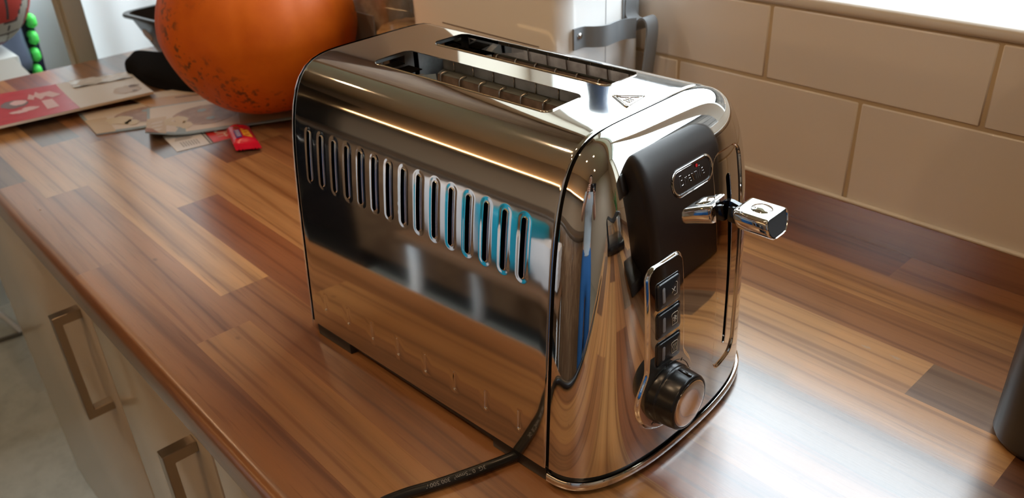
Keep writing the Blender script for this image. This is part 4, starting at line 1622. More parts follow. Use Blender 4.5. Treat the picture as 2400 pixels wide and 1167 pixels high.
printed('dark_mark', at, blob(0.91, 0.20, 0.016, 0.03, 10, amp=0.6), 0.0008, mat('brown_print', (0.2, 0.13, 0.09), 0.5), mg)
# clear window film on the magazine
def film():
    V, F = [], []
    rs = np.random.RandomState(3)
    k = 14
    for i in range(k + 1):
        for j in range(k + 1):
            x, y, z = at(0.60 + 0.38 * i / k, 0.72 + 0.25 * j / k, 0.0012)
            V.append((x, y, z + 0.0022 * rs.rand()))
    for i in range(k):
        for j in range(k):
            a = i * (k + 1) + j
            F.append((a, a + k + 1, a + k + 2, a + 1))
    pyobj('clear_film', V, F, mat('glossy_film', (0.72, 0.72, 0.72), 0.12), mg, smooth=True)
film()

teal = mat('blue_grey_border', (0.30, 0.38, 0.42), 0.4)
brown = noise_color_mat('biscuit_brown_print', (0.44, 0.28, 0.19), (0.34, 0.20, 0.13), 50, rough=0.4)
sprig = mat('cream_print', (0.66, 0.56, 0.38), 0.4)
def picture_card(at, o, s0=0.0, s1=1.0):
    """pale card picture: blue-grey border, brown oval shape with a cream sprig"""
    f = lambda a, b2: (s0 + (s1 - s0) * a, b2)
    # t = 0 is the near long edge
    printed_rect('picture_ground', at, *(f(0.03, 0)[0], f(0.98, 0)[0]), 0.06, 0.97, 0.0002, mat('warm_white_print', (0.72, 0.64, 0.56), 0.4), o)
    printed_rect('sand_band', at, f(0.0, 0)[0], f(0.20, 0)[0], 0.0, 0.62, 0.00035, mat('sand_print', (0.62, 0.49, 0.34), 0.4), o)
    printed('oval_shape', at, [f(*p) for p in blob(0.62, 0.50, 0.36, 0.30, 12, amp=0.08)], 0.0005, brown, o)
    printed('sprig', at, [f(*p) for p in blob(0.30, 0.40, 0.12, 0.18, 14, amp=0.4)], 0.0007, sprig, o)
    printed('sprig', at, [f(*p) for p in blob(0.40, 0.25, 0.07, 0.11, 15, amp=0.35)], 0.0007, sprig, o)
    for (a, b2) in ((0.58, 0.64), (0.66, 0.36)):
        printed('blue_mark', at, [f(*p) for p in blob(a, b2, 0.05, 0.045, 16, amp=0.4)], 0.0008, teal, o)
ca, at = sheet_thing('picture_card', [(-1.174, 0.2905), (-1.120, 0.405), (-1.232, 0.448), (-1.2835, 0.301)], 0.0003, 0.0016, [teal],
                     'pale picture card with blue-grey border, nearest the red magazine', 'card', n=6)
picture_card(at, ca)
# leaflet with a line of text further back
lc, at = sheet_thing('leaflet', [(-1.213, 0.385), (-1.060, 0.640), (-1.165, 0.690), (-1.300, 0.377)], 0.0022, 0.0012, [cream_p],
                     'cream and tan leaflet with one line of dark print, going under the pumpkin', 'leaflet')
printed_rect('tan_panel', at, 0.0, 0.92, 0.06, 0.62, 0.0003, mat('tan_print', (0.55, 0.35, 0.20), 0.4), lc)
printed_rect('text_line', at, 0.16, 0.36, 0.46, 0.50, 0.0006, mat('brown_ink', (0.12, 0.05, 0.03), 0.5), lc)
printed_rect('pink_patch', at, 0.42, 0.60, 0.30, 0.60, 0.0005, mat('pink_print', (0.52, 0.22, 0.17), 0.4), lc)
# big folded leaflet partly under the pumpkin, near-left corner curled up
def curl(s, t):
    return 0.010 * max(0, 0.16 - s) / 0.16 * max(0, 0.5 - t) * 2
lb, at = sheet_thing('folded_leaflet', [(-1.090, 0.328), (-0.975, 0.575), (-1.105, 0.635), (-1.214, 0.377)], 0.0036, 0.0016, [teal],
                     'long folded leaflet with a brown picture, lying under the front of the pumpkin', 'leaflet', curl=curl, n=16)
printed_rect('tan_panel', at, 0.44, 0.99, 0.04, 0.98, 0.0003, mat('tan_print2', (0.56, 0.38, 0.25), 0.4), lb)
picture_card(at, lb, 0.0, 0.46)
printed('curled_corner', at, [(0.0, 0.0), (0.06, 0.0), (0.03, 0.16), (0.0, 0.20)], 0.0010, mat('orange_brown_print', (0.38, 0.14, 0.03), 0.4), lb)

# ---- voucher strip with a code panel and a red OFF panel
vo, at = sheet_thing('voucher', [(-1.029, 0.3415), (-1.014, 0.434), (-1.064, 0.446), (-1.098, 0.351)], 0.0003, 0.0004, [white_p],
                     'small white and red voucher strip lettered OFF beside the red sweet', 'voucher', n=4)
ink = mat('dark_ink', (0.10, 0.10, 0.11), 0.5)
red2 = mat('voucher_red', (0.66, 0.03, 0.02), 0.35)
printed_rect('red_square', at, 0.50, 0.92, 0.0, 0.92, 0.0003, red2, vo, 1)
for a, b2 in ((0.45, 0.47), (0.485, 0.505)):
    printed_rect('rule', at, a, b2, 0.0, 1.0, 0.0003, ink, vo, 1)
for k, t0 in enumerate((0.56, 0.64, 0.72, 0.86)):
    printed_rect('text_bar', at, 0.08 + 0.02 * k, 0.30 + 0.03 * (k % 2), t0, t0 + 0.035, 0.0003, mat('grey_ink', (0.34, 0.33, 0.33), 0.5), vo, 1)
for k in range(7):
    printed_rect('text_bar', at, 0.12 + 0.035 * k, 0.135 + 0.035 * k, 0.14, 0.44, 0.0003, mat('grey_ink', (0.34, 0.33, 0.33), 0.5), vo, 1)
V2, F2 = text_mesh('OFF', 0.30)
V = [at(0.70 + y * 1.0, 0.46 - x * 1.1, 0.0006) for x, y, _ in V2]
pyobj('lettering', V, [tuple(f) for f in F2], mat('cream_print2', (0.80, 0.68, 0.60), 0.4), vo)

# ---- red wrapped sweet
def sweet():
    t = empty('wrapped_sweet', (-1.010, 0.4235, 0.0006))
    tag(t, 'small red wrapped sweet with crimped ends on the wood in front of the pumpkin', 'sweet')
    c = [np.array(p) for p in ((-1.071, 0.427), (-0.967, 0.393), (-0.949, 0.420), (-1.052, 0.451))]
    c = [p - np.array((-1.010, 0.4235)) for p in c]
    V, F = [], []
    nl, nw = 60, 16
    for side in (1, -1):
        for i in range(nl + 1):
            s = i / nl
            for j in range(nw + 1):
                q = j / nw
                zig = 0.0012 * (1 if j % 2 else -1) if i in (0, nl) else 0
                p = (c[0] * (1 - s) + c[1] * s) * (1 - q) + (c[3] * (1 - s) + c[2] * s) * q
                dirs = (c[1] - c[0]) / np.linalg.norm(c[1] - c[0])
                p = p + dirs * zig
                body = smooth01(np.array((s - 0.17) / 0.10)) * smooth01(np.array((0.83 - s) / 0.10))
                w_ = max(math.sin(PI * min(max(q, 0.0), 1.0)), 0) ** 0.6
                h = 0.0075 * float(body) * w_
                crimp = 0.0006 * math.sin(q * 60) * (1 - float(body))
                wr = 0.0006 * math.sin(s * 70 + q * 9) * float(body) * w_
                z = 0.0028 + (side * h * (0.9 if side > 0 else 0.30)) + crimp + (wr if side > 0 else 0) + 0.0003 * side
                V.append((p[0], p[1], max(z, 0.0)))
    q0 = (nl + 1) * (nw + 1)
    for i in range(nl):
        for j in range(nw):
            a = i * (nw + 1) + j
            F.append((a, a + nw + 1, a + nw + 2, a + 1))
            F.append((q0 + a + 1, q0 + a + nw + 2, q0 + a + nw + 1, q0 + a))
    pyobj('wrapper', V, F, mat('red_foil', (0.62, 0.008, 0.028), 0.25, coat=0.5), t, smooth=True)
    def at2(s, q, dz=0.0):
        p = (c[0] * (1 - s) + c[1] * s) * (1 - q) + (c[3] * (1 - s) + c[2] * s) * q
        w_ = max(math.sin(PI * min(max(q, 0.0), 1.0)), 0) ** 0.6
        return (p[0], p[1], 0.0031 + 0.0075 * w_ * 0.9 + 0.0008 + dz)
    def pr(nm, poly, m, dz=0):
        V = [at2(s, q, dz) for s, q in poly]
        pyobj(nm, V, [tuple(range(len(V)))], m, t)
    pr('blue_panel', [(0.46, 0.20), (0.74, 0.20), (0.74, 0.44), (0.46, 0.44)], mat('blue_print', (0.06, 0.05, 0.26), 0.35))
    pr('yellow_panel', [(0.44, 0.50), (0.70, 0.50), (0.74, 0.84), (0.48, 0.80)], mat('yellow_print', (0.80, 0.38, 0.03), 0.35))
    wm = mat('lilac_white_print', (0.66, 0.60, 0.75), 0.35)
    for k in range(4):
        pr('letter_mark', [(0.49 + 0.06 * k, 0.25), (0.52 + 0.06 * k, 0.25), (0.53 + 0.06 * k, 0.40), (0.50 + 0.06 * k, 0.40)], wm, 0.0004)
    pr('brown_panel', [(0.34, 0.25), (0.42, 0.25), (0.44, 0.48), (0.36, 0.44)], mat('choc_print', (0.30, 0.06, 0.03), 0.35))
sweet()

# ---- square-shouldered glass jar between the pumpkin and the bread bin
def jar():
    t = empty('glass_jar', (-0.893, 0.640, 0.0))
    tag(t, 'glass storage jar with pale tan contents, between the pumpkin and the white bread bin', 'jar')
    bm = lathe_bm([(0.0, 0.001), (0.050, 0.001), (0.056, 0.006), (0.057, 0.012), (0.057, 0.150), (0.054, 0.165), (0.048, 0.172), (0.048, 0.185),
                   (0.0455, 0.185), (0.0455, 0.171), (0.0515, 0.163), (0.0545, 0.150), (0.0545, 0.013), (0.0515, 0.008), (0.0, 0.007)], 56)
    bmobj('glass_body', bm, glass_m, t)
    cm = noise_color_mat('oat_contents', (0.72, 0.50, 0.26), (0.46, 0.28, 0.13), 70, 0.35, 0.6, 0.9)
    rs = np.random.RandomState(4)
    bm = bmesh.new()
    prof = [(0.0, 0.0085), (0.050, 0.0085), (0.0535, 0.014), (0.0535, 0.118), (0.048, 0.1215), (0.02, 0.124), (0.0, 0.122)]
    lathe_bm(prof, 40, bm)
    for v_ in bm.verts:
        if v_.co.z > 0.117:
            v_.co.z += 0.004 * (rs.rand() - 0.5)
    bmobj('contents', bm, cm, t)
    bm = lathe_bm([(0.0, 0.186), (0.050, 0.186), (0.051, 0.188), (0.051, 0.204), (0.049, 0.206), (0.0, 0.206)], 48)
    bmobj('lid', bm, mat('cork_lid', (0.45, 0.30, 0.17), 0.8), t)
jar()
def sack():
    t = empty('paper_bag', (-1.020, 0.672, 0.0))
    tag(t, 'crumpled brown-grey paper bag standing against the tiles behind the pumpkin', 'bag')
    V, F = [], []
    nz, nn = 18, 40
    rs = np.random.RandomState(2)
    ph = rs.rand(8) * 6
    for i in range(nz + 1):
        z = 0.175 * i / nz
        for j in range(nn):
            a = 2 * PI * j / nn
            k = 1 - 0.25 * (z / 0.175) ** 2
            x = 0.062 * np.sign(math.cos(a)) * abs(math.cos(a)) ** 0.6 * k
            y = 0.034 * np.sign(math.sin(a)) * abs(math.sin(a)) ** 0.6 * (1 - 0.7 * (z / 0.175) ** 2)
            w_ = 0.003 * math.sin(5 * a + 40 * z + ph[0]) + 0.002 * math.sin(9 * a - 70 * z + ph[1])
            V.append((x + w_, y + w_ * 0.6, z))
    for i in range(nz):
        for j in range(nn):
            k = (j + 1) % nn
            F.append((i * nn + j, i * nn + k, (i + 1) * nn + k, (i + 1) * nn + j))
    F.append(tuple(range(nn))[::-1])
    F.append(tuple(nz * nn + j for j in range(nn)))
    pyobj('bag_body', V, F, noise_color_mat('kraft_paper', (0.55, 0.44, 0.32), (0.36, 0.28, 0.20), 30, rough=0.7), t, smooth=True)
    box('label_patch', (-0.030, -0.0365, 0.060), (0.030, -0.0345, 0.120), mat('greyish_label', (0.30, 0.27, 0.24), 0.5), t)
sack()

# ---- bread bin with a sprung clip on its side
def bread_bin():
    x0, x1, y0, y1 = -0.825, -0.565, 0.578, 0.703
    cx, cy = (x0 + x1) / 2, (y0 + y1) / 2
    t = empty('bread_bin', (cx, cy, 0.0))
    tag(t, 'white enamelled metal bread bin with a grey clip handle, standing by the tiles', 'bread bin')
    wm = mat('white_enamel', (0.80, 0.79, 0.78), 0.25, coat=0.3)
    hx, hy = (x1 - x0) / 2, (y1 - y0) / 2
    P = rrect(0, 0, hx, hy, 0.022, 8)
    bm = bmesh.new()
    prev = None
    first = None
    for (ins, z) in ((0.004, 0.0), (0.0, 0.003), (0.0, 0.212), (0.0012, 0.2135)):
        Q = rrect(0, 0, hx - ins, hy - ins, 0.022 - ins, 8)
        r = [bm.verts.new((x, y, z)) for x, y in Q]
        if prev:
            for i in range(len(r)):
                j = (i + 1) % len(r)
                bm.faces.new((prev[i], prev[j], r[j], r[i]))
        else:
            bm.faces.new(r[::-1])
        prev = r
    bm.faces.new(prev)
    body = bmobj('bin_body', bm, wm, t)
    bm = bmesh.new()
    prev = None
    for (ins, z) in ((-0.002, 0.2140), (-0.0032, 0.2155), (-0.0032, 0.236), (-0.001, 0.240), (0.006, 0.242)):
        Q = rrect(0, 0, hx - ins, hy - ins, max(0.022 - ins, 0.005), 8)
        r = [bm.verts.new((x, y, z)) for x, y in Q]
        if prev:
            for i in range(len(r)):
                j = (i + 1) % len(r)
                bm.faces.new((prev[i], prev[j], r[j], r[i]))
        else:
            bm.faces.new(r[::-1])
        prev = r
    bm.faces.new(prev)
    bmobj('lid', bm, wm, t)
    # thin scored line on the front, vertical seam on the side
    box('scored_line', (-0.757 - cx, y0 - cy - 0.0005, 0.1602), (-0.600 - cx, y0 - cy + 0.001, 0.1610), mat('thin_dark_line', (0.08, 0.05, 0.04), 0.5), t)
    box('side_seam', (x1 - cx - 0.0004, 0.639 - cy, 0.004), (x1 - cx + 0.0003, 0.6396 - cy, 0.212), mat('seam_grey', (0.35, 0.36, 0.38), 0.5), t)
    # clip: horizontal curved strap, vertical lever, hook bracket
    gm = mat('grey_clip_enamel', (0.22, 0.235, 0.25), 0.22, coat=0.3)
    fx = x1 - cx
    def strap(name, cl, w2, th, m, axis):
        C = np.array(catmull(cl, 8))
        V, F = [], []
        tt = np.gradient(C, axis=0)
        tt /= np.linalg.norm(tt, axis=1, keepdims=True)
        wv = np.array(axis, float)
        for c, q in zip(C, tt):
            nn = np.cross(q, wv)
            nn /= np.linalg.norm(nn)
            V += [c - wv * w2 - nn * th, c + wv * w2 - nn * th, c + wv * w2 + nn * th, c - wv * w2 + nn * th]
        n = len(C)
        for i in range(n - 1):
            for j in range(4):
                k = (j + 1) % 4
                F.append((i * 4 + j, i * 4 + k, (i + 1) * 4 + k, (i + 1) * 4 + j))
        F += [(3, 2, 1, 0), tuple((n - 1) * 4 + j for j in range(4))]
        o = pyobj(name, V, F, m, t)
        bm = bmesh.new()
        bm.from_mesh(o.data)
        bmesh.ops.recalc_face_normals(bm, faces=bm.faces)
        bm.to_mesh(o.data)
        bm.free()
        o.data.polygons.foreach_set('use_smooth', [True] * len(o.data.polygons))
        o.data.set_sharp_from_angle(angle=math.radians(50))
        return o
    Y = lambda y: y - cy
    cs = strap('clip_strap', [(fx + 0.0014, Y(0.590), 0.1715), (fx + 0.0014, Y(0.604), 0.1715), (fx + 0.010, Y(0.612), 0.1715), (fx + 0.016, Y(0.622), 0.1715), (fx + 0.013, Y(0.640), 0.1710), (fx + 0.011, Y(0.655), 0.1700), (fx + 0.016, Y(0.668), 0.1695)], 0.0105, 0.0011, gm, (0, 0, 1))
    bm = lathe_bm([(0.0033, 0.0), (0.0030, 0.0012), (0.0016, 0.0020), (0.0, 0.0022)], 20)
    bmesh.ops.rotate(bm, verts=bm.verts, cent=(0, 0, 0), matrix=Matrix.Rotation(PI / 2, 3, 'Y'))
    bmesh.ops.translate(bm, verts=bm.verts, vec=(fx + 0.0024, Y(0.598), 0.1740))
    bmobj('rivet', bm, CHROME2, cs)
    strap('clip_lever', [(fx + 0.014, Y(0.678), 0.1660), (fx + 0.016, Y(0.678), 0.1750), (fx + 0.0225, Y(0.679), 0.1790), (fx + 0.028, Y(0.679), 0.1720), (fx + 0.0275, Y(0.679), 0.150), (fx + 0.022, Y(0.678), 0.100), (fx + 0.016, Y(0.677), 0.070), (fx + 0.020, Y(0.677), 0.060)], 0.0088, 0.0011, gm, (0, 1, 0))
    strap('hook_bracket', [(fx + 0.0014, Y(0.676), 0.196), (fx + 0.0014, Y(0.676), 0.182), (fx + 0.006, Y(0.676), 0.176), (fx + 0.0135, Y(0.676), 0.174), (fx + 0.015, Y(0.676), 0.168)], 0.0085, 0.0010, gm, (0, 1, 0))
    box('hook_plate', (fx + 0.0002, Y(0.664), 0.160), (fx + 0.0014, Y(0.690), 0.198), gm, t, bevel=0.0004)
bread_bin()

# ---- black coffee machine at the right border
def machine():
    t = empty('coffee_machine', (0.022, 0.592, 0.0))
    tag(t, 'matt black round-cornered coffee machine cut off by the right edge of the picture', 'coffee machine')
    m = mat('matt_black_shell', (0.016, 0.012, 0.011), 0.36)
    bm = bmesh.new()
    prev = None
    for (ins, z) in ((0.006, 0.0), (0.002, 0.002), (0.0, 0.006), (0.0, 0.30), (0.003, 0.31), (0.010, 0.316)):
        Q = rrect(0, 0, 0.130 - ins, 0.093 - ins, 0.030 - ins, 10)
        r = [bm.verts.new((x, y, z)) for x, y in Q]
        if prev:
            for i in range(len(r)):
                j = (i + 1) % len(r)
                bm.faces.new((prev[i], prev[j], r[j], r[i]))
        else:
            bm.faces.new(r[::-1])
        prev = r
    bm.faces.new(prev)
    bmobj('machine_body', bm, m, t)
    box('brew_head', (-0.03, -0.150, 0.20), (0.10, -0.0935, 0.29), m, t, bevel=0.012)
    box('drip_tray', (-0.03, -0.175, 0.0), (0.11, -0.0935, 0.022), BLACK, t, bevel=0.005)
machine()

# ================================================================== BEYOND THE END OF THE WORKTOP
def ball():
    t = empty('ball', (-1.985, 0.325, 0.0))
    tag(t, 'red and grey panelled sports ball beyond the left end of the worktop', 'ball')
    m = bpy.data.materials.new('ball_panels')
    m.use_nodes = True
    nt = m.node_tree
    b = nt.nodes['Principled BSDF']
    R_, cz = 0.124, 0.0845
    # panels built as separate patches of the sphere: red fields, grey bands, dark seams
    V, F, MI = [], [], []
    nu, nv = 120, 80
    ax1 = np.array((0.86, -0.25, 0.45))
    ax1 /= np.linalg.norm(ax1)
    for i in range(nv + 1):
        th = PI * i / nv
        for j in range(nu):
            ph = 2 * PI * j / nu
            V.append((R_ * math.sin(th) * math.cos(ph), R_ * math.sin(th) * math.sin(ph), cz + R_ * math.cos(th)))
    VA = np.array(V)
    def matid(c):
        p = np.array(c) - np.array((0, 0, cz))
        p = p / np.linalg.norm(p)
        # panel coordinates on the side of the ball that faces the worktop
        a, d = p[1] - 0.40, p[2] + 0.16
        det = 0.59 * -0.64 - (-0.21) * (-0.11)
        X = 100 * (a * -0.64 + 0.21 * d) / det
        Y = 100 * (0.59 * d + 0.11 * a) / det
        b1 = max(X - (52 - 0.32 * Y), Y - (52 - 0.10 * X))
        b2 = max((74 - 0.12 * Y) - X, Y - 78)
        if Y > 104:
            return 3
        if abs(b1) < 2.0 or abs(b2) < 2.0:
            return 2
        if abs(X - (4 + 0.24 * Y)) < 1.8 or abs(Y - (84 - 0.16 * X)) < 1.3:
            return 2
        return 0 if (b1 < 0 or b2 < 0) else 1
    for i in range(nv):
        for j in range(nu):
            k = (j + 1) % nu
            f = (i * nu + j, (i + 1) * nu + j, (i + 1) * nu + k, i * nu + k)
            F.append(f)
            MI.append(matid(VA[list(f)].mean(axis=0)))
    red = mat('ball_red', (0.45, 0.045, 0.035), 0.5)
    grey = mat('ball_grey', (0.42, 0.40, 0.35), 0.5)
    seam = mat('ball_seam', (0.06, 0.05, 0.05), 0.7)
    mar = mat('ball_maroon', (0.16, 0.03, 0.05), 0.5)
    o = pyobj('ball_cover', V, F, [red, grey, seam, mar], t, smooth=True)
    o.data.polygons.foreach_set('material_index', MI)
ball()

def crumple(name, c, sz, m, parent, seed, n=14, amp=0.12):
    rs = np.random.RandomState(seed)
    bm = bmesh.new()
    bmesh.ops.create_cube(bm, size=1.0)
    bmesh.ops.subdivide_edges(bm, edges=list(bm.edges), cuts=5, use_grid_fill=True)
    ph = rs.rand(12) * 6.28
    fr = 4 + rs.rand(12) * 8
    for v_ in bm.verts:
        p = v_.co.copy()
        q = p.normalized() * 0.62
        p = p.lerp(q, 0.35)
        d = sum(math.sin(fr[k] * (p.x, p.y, p.z)[k % 3] + ph[k]) for k in range(6)) / 6
        p = p * (1 + amp * d)
        v_.co = (c[0] + p.x * sz[0], c[1] + p.y * sz[1], c[2] + p.z * sz[2])
    return bmobj(name, bm, m, parent, sharp=70)
dkw0 = mat('table_brown', (0.16, 0.09, 0.05), 0.5)
navy = mat('navy_nylon', (0.012, 0.014, 0.028), 0.6, spec=0.25)
t = empty('side_table', (-2.13, 0.32, FL))
tag(t, 'low table beyond the worktop carrying the carton and the sports bag', 'table')
box('table_top', (-0.30, -0.23, 0.575), (0.27, 0.19, 0.60), dkw0, t, bevel=0.003)
for sx in (-0.28, 0.25):
    for sy in (-0.04, 0.17):
        tube('leg', [(sx, sy, 0), (sx, sy, 0.575)], 0.015, dkw0, t, 10)
t = empty('sports_bag', (-2.29, 0.350, FL + 0.006))
tag(t, 'navy sports bag with bright green loops behind the red and grey ball', 'bag')
crumple('bag_body', (0.0, 0.0, 0.835), (0.21, 0.27, 0.44), navy, t, 5, amp=0.03)
crumple('bag_flap', (0.110, 0.035, 0.815), (0.05, 0.12, 0.14), mat('grey_blue_nylon', (0.10, 0.12, 0.17), 0.45), t, 6, amp=0.2)
gr = mat('bright_green_webbing', (0.10, 0.80, 0.12), 0.4)
for k in range(5):
    z = 0.700 + k * 0.038
    y = 0.100 + 0.007 * k
    pts = catmull([(0.095, y - 0.004, z - 0.008), (0.110, y, z - 0.006), (0.112, y, z), (0.110, y, z + 0.006), (0.095, y - 0.004, z + 0.008)], 5)
    tube('green_loop', pts, 0.0100, gr, t, 8)
t = empty('carton', (-2.00, 0.235, FL))
tag(t, 'white carton with creased flaps standing under the ball', 'box')
cb = mat('white_card', (0.66, 0.68, 0.66), 0.6)
box('carton_body', (-0.115, -0.13, 0.602), (0.115, 0.135, 0.858), cb, t, bevel=0.004)
def flap(nm, P, m):
    V = [tuple(p) for p in P] + [(p[0] - 0.002, p[1], p[2] - 0.003) for p in P]
    n = len(P)
    F = [tuple(range(n)), tuple(range(2 * n - 1, n - 1, -1))] + [(i, n + i, n + (i + 1) % n, (i + 1) % n) for i in range(n)]
    pyobj(nm, V, F, m, t)
flap('carton_flap', [(0.117, -0.14, 0.855), (0.117, 0.125, 0.855), (0.155, 0.150, 0.80), (0.165, -0.12, 0.79)], cb)
flap('carton_flap', [(0.150, -0.10, 0.79), (0.150, 0.10, 0.80), (0.19, 0.08, 0.755), (0.19, -0.09, 0.75)], mat('pale_grey_card', (0.45, 0.50, 0.50), 0.5))
box('orange_label', (0.135, 0.035, 0.822), (0.142, 0.062, 0.835), mat('orange_print', (0.80, 0.16, 0.03), 0.5), t)

# clothes airer foot on the floor at the left border
t = empty('clothes_airer', (-2.50, 0.10, FL))
tag(t, 'white tubular foot of a clothes airer on the pale floor', 'airer')
wt_ = mat('white_tube', (0.78, 0.82, 0.86), 0.25)
tube('rail_and_shadow', [(0.135, 0.142, 0.012), (-0.10, 0.085, 0.085), (-0.36, 0.02, 0.16)], 0.0075, wt_, t, 10)
tube('rail_and_shadow', [(0.135, 0.145, 0.008), (0.12, 0.06, 0.007), (0.08, -0.10, 0.007)], 0.0055, mat('shadow_grey', (0.16, 0.15, 0.13), 0.4), t, 10)  # grey tube laid along the white bar's shadow line
tube('leg', [(-0.10, 0.085, 0.085), (-0.30, -0.10, 0.78)], 0.0075, wt_, t, 10)
tube('leg', [(0.08, -0.10, 0.012), (-0.30, -0.12, 0.78)], 0.0075, wt_, t, 10)

# ================================================================== SIDE OF THE KITCHEN SEEN ONLY IN THE CHROME
dkw = noise_color_mat('dark_oak', (0.26, 0.155, 0.085), (0.18, 0.10, 0.055), 12, rough=0.4)
def opp_unit(x0, x1, label, m=dkw, h=0.84):
    u = empty('kitchen_unit', ((x0 + x1) / 2, -1.35, FL))
    tag(u, label, 'cabinet', 'wooden units along the far side of the kitchen')
    w2 = (x1 - x0) / 2
    box('carcass', (-w2 + 0.001, -0.30, 0.10), (w2 - 0.001, 0.28, h), m, u)
    box('plinth', (-w2, -0.28, 0), (w2, 0.23, 0.10), BLACK, u)
    d = box('door', (-w2 + 0.003, 0.281, 0.11), (w2 - 0.003, 0.30, h - 0.005), m, u, bevel=0.002)
    tube('bar_handle', [(w2 - 0.05, 0.325, h - 0.25), (w2 - 0.05, 0.325, h - 0.08)], 0.005, CHROME2, d, 8)
opp_unit(-2.05, -1.45, 'wooden unit with a bar handle right of the oven')
opp_unit(-1.45, -0.85, 'second wooden unit from the oven')
opp_unit(-0.85, -0.25, 'third wooden unit from the oven')
opp_unit(-0.25, 0.35, 'fourth wooden unit from the oven')
opp_unit(0.35, 0.95, 'wooden unit nearest the patio door')
t = empty('oven', (-2.38, -1.35, FL))
tag(t, 'black built-under oven with a steel bar handle', 'oven')
box('oven_body', (-0.32, -0.30, 0), (0.32, 0.28, 0.84), BLACK, t)
box('oven_door', (-0.315, 0.281, 0.12), (0.315, 0.30, 0.70), BLACKG, t, bevel=0.003)
tube('bar_handle', [(-0.26, 0.33, 0.66), (0.26, 0.33, 0.66)], 0.008, CHROME2, t, 10)
for k in range(4):
    bm = lathe_bm([(0.018, 0), (0.016, 0.02), (0, 0.02)], 20)
    bmesh.ops.rotate(bm, verts=bm.verts, cent=(0, 0, 0), matrix=Matrix.Rotation(-PI / 2, 3, 'X'))
    bmesh.ops.translate(bm, verts=bm.verts, vec=(-0.2 + 0.13 * k, 0.281, 0.77))
    bmobj('knob', bm, CHROME2, t)
t = empty('opposite_worktop', (-0.85, -1.35, -0.06))
tag(t, 'dark worktop on the far side of the kitchen', 'worktop')
box('slab', (-1.87, -0.31, 0), (1.80, 0.32, 0.035), mat('dark_worktop', (0.10, 0.07, 0.05), 0.3), t, bevel=0.004)
t = empty('tall_fridge', (-3.15, -1.32, FL))
tag(t, 'tall black fridge freezer left of the oven', 'fridge')
box('fridge_body', (-0.40, -0.33, 0), (0.40, 0.28, 1.85), BLACK, t, bevel=0.005)
box('fridge_door', (-0.395, 0.281, 0.62), (0.395, 0.31, 1.84), BLACKG, t, bevel=0.006)
box('freezer_door', (-0.395, 0.281, 0.03), (0.395, 0.31, 0.61), BLACKG, t, bevel=0.006)
o = box('added_rug', (-2.75, -1.03, FL), (-0.35, -0.30, FL + 0.012), noise_color_mat('brown_rug', (0.20, 0.135, 0.085), (0.13, 0.085, 0.055), 40, rough=0.95), None, bevel=0.004)  # unseen brown runner added so the chrome mirrors a darker floor
tag(o, 'long brown runner added to darken the mirrored kitchen floor', 'added_rug')
# bench with laundry: white and turquoise bags
t = empty('bench', (-1.10, -0.78, FL + 0.0125))
tag(t, 'low dark bench with white legs carrying the laundry bags', 'bench')
box('seat', (-0.30, -0.15, 0.47), (0.30, 0.15, 0.50), mat('mid_brown_wood', (0.20, 0.11, 0.06), 0.4), t, bevel=0.004)
for sx in (-0.27, 0.27):
    for sy in (-0.12, 0.12):
        tube('leg', [(sx, sy, 0), (sx, sy, 0.47)], 0.016, mat('white_tube', (0.75, 0.78, 0.80), 0.25), t, 10)
cwh = mat('white_laundry', (0.70, 0.70, 0.74), 0.7)
ctq = mat('turquoise_plastic', (0.01, 0.33, 0.50), 0.35)
for i, (c, sz, m, lb_) in enumerate((((-1.25, -0.78), (0.17, 0.22, 0.33), cwh, 'crumpled white laundry bag at the far end of the bench'), ((-1.085, -0.78), (0.13, 0.22, 0.30), ctq, 'turquoise plastic bag between the white bags'), ((-0.945, -0.78), (0.12, 0.22, 0.21), cwh, 'small crumpled white bag nearest the person'))):
    t = empty('laundry_bag', (c[0], c[1], FL + 0.52))
    tag(t, lb_, 'bag')
    crumple('bag_body', (0, 0, sz[2] * 0.54), sz, m, t, 20 + i, amp=0.05)
    tube('tie', [(-0.05, 0, sz[2] * 0.98), (0, 0.01, sz[2] * 1.08), (0.05, 0, sz[2] * 0.98)], 0.008, m, t, 8)
# long shelf with a warm strip light washing up the wall
t = empty('wall_shelf', (-1.05, -1.66, 0.56))
tag(t, 'long dark wooden shelf on the far wall', 'shelf')
box('board', (-1.75, -0.085, 0), (1.75, 0.09, 0.03), dkw, t, bevel=0.003)
t = empty('strip_light', (-1.05, -1.60, 0.5905))
tag(t, 'long warm strip light on top of the wall shelf', 'light')
warm_e = mat('warm_strip', (1, 1, 1), 0.5, emis=(1.0, 0.60, 0.26), es=6)
box('diffuser', (-1.60, -0.022, 0.0), (1.60, 0.024, 0.045), warm_e, t, bevel=0.012, seg=4)
# blue vase and fern on the window sill
t = empty('vase', (-0.660, 0.735, 0.2165))
tag(t, 'dark blue vase standing on the window sill behind the bread bin', 'vase')
bmobj('vase_body', lathe_bm([(0, 0), (0.016, 0), (0.018, 0.02), (0.022, 0.09), (0.020, 0.15), (0.013, 0.19), (0.015, 0.215), (0.0135, 0.215), (0.011, 0.19), (0.0, 0.185)], 40), mat('blue_glaze', (0.03, 0.06, 0.13), 0.2), t)

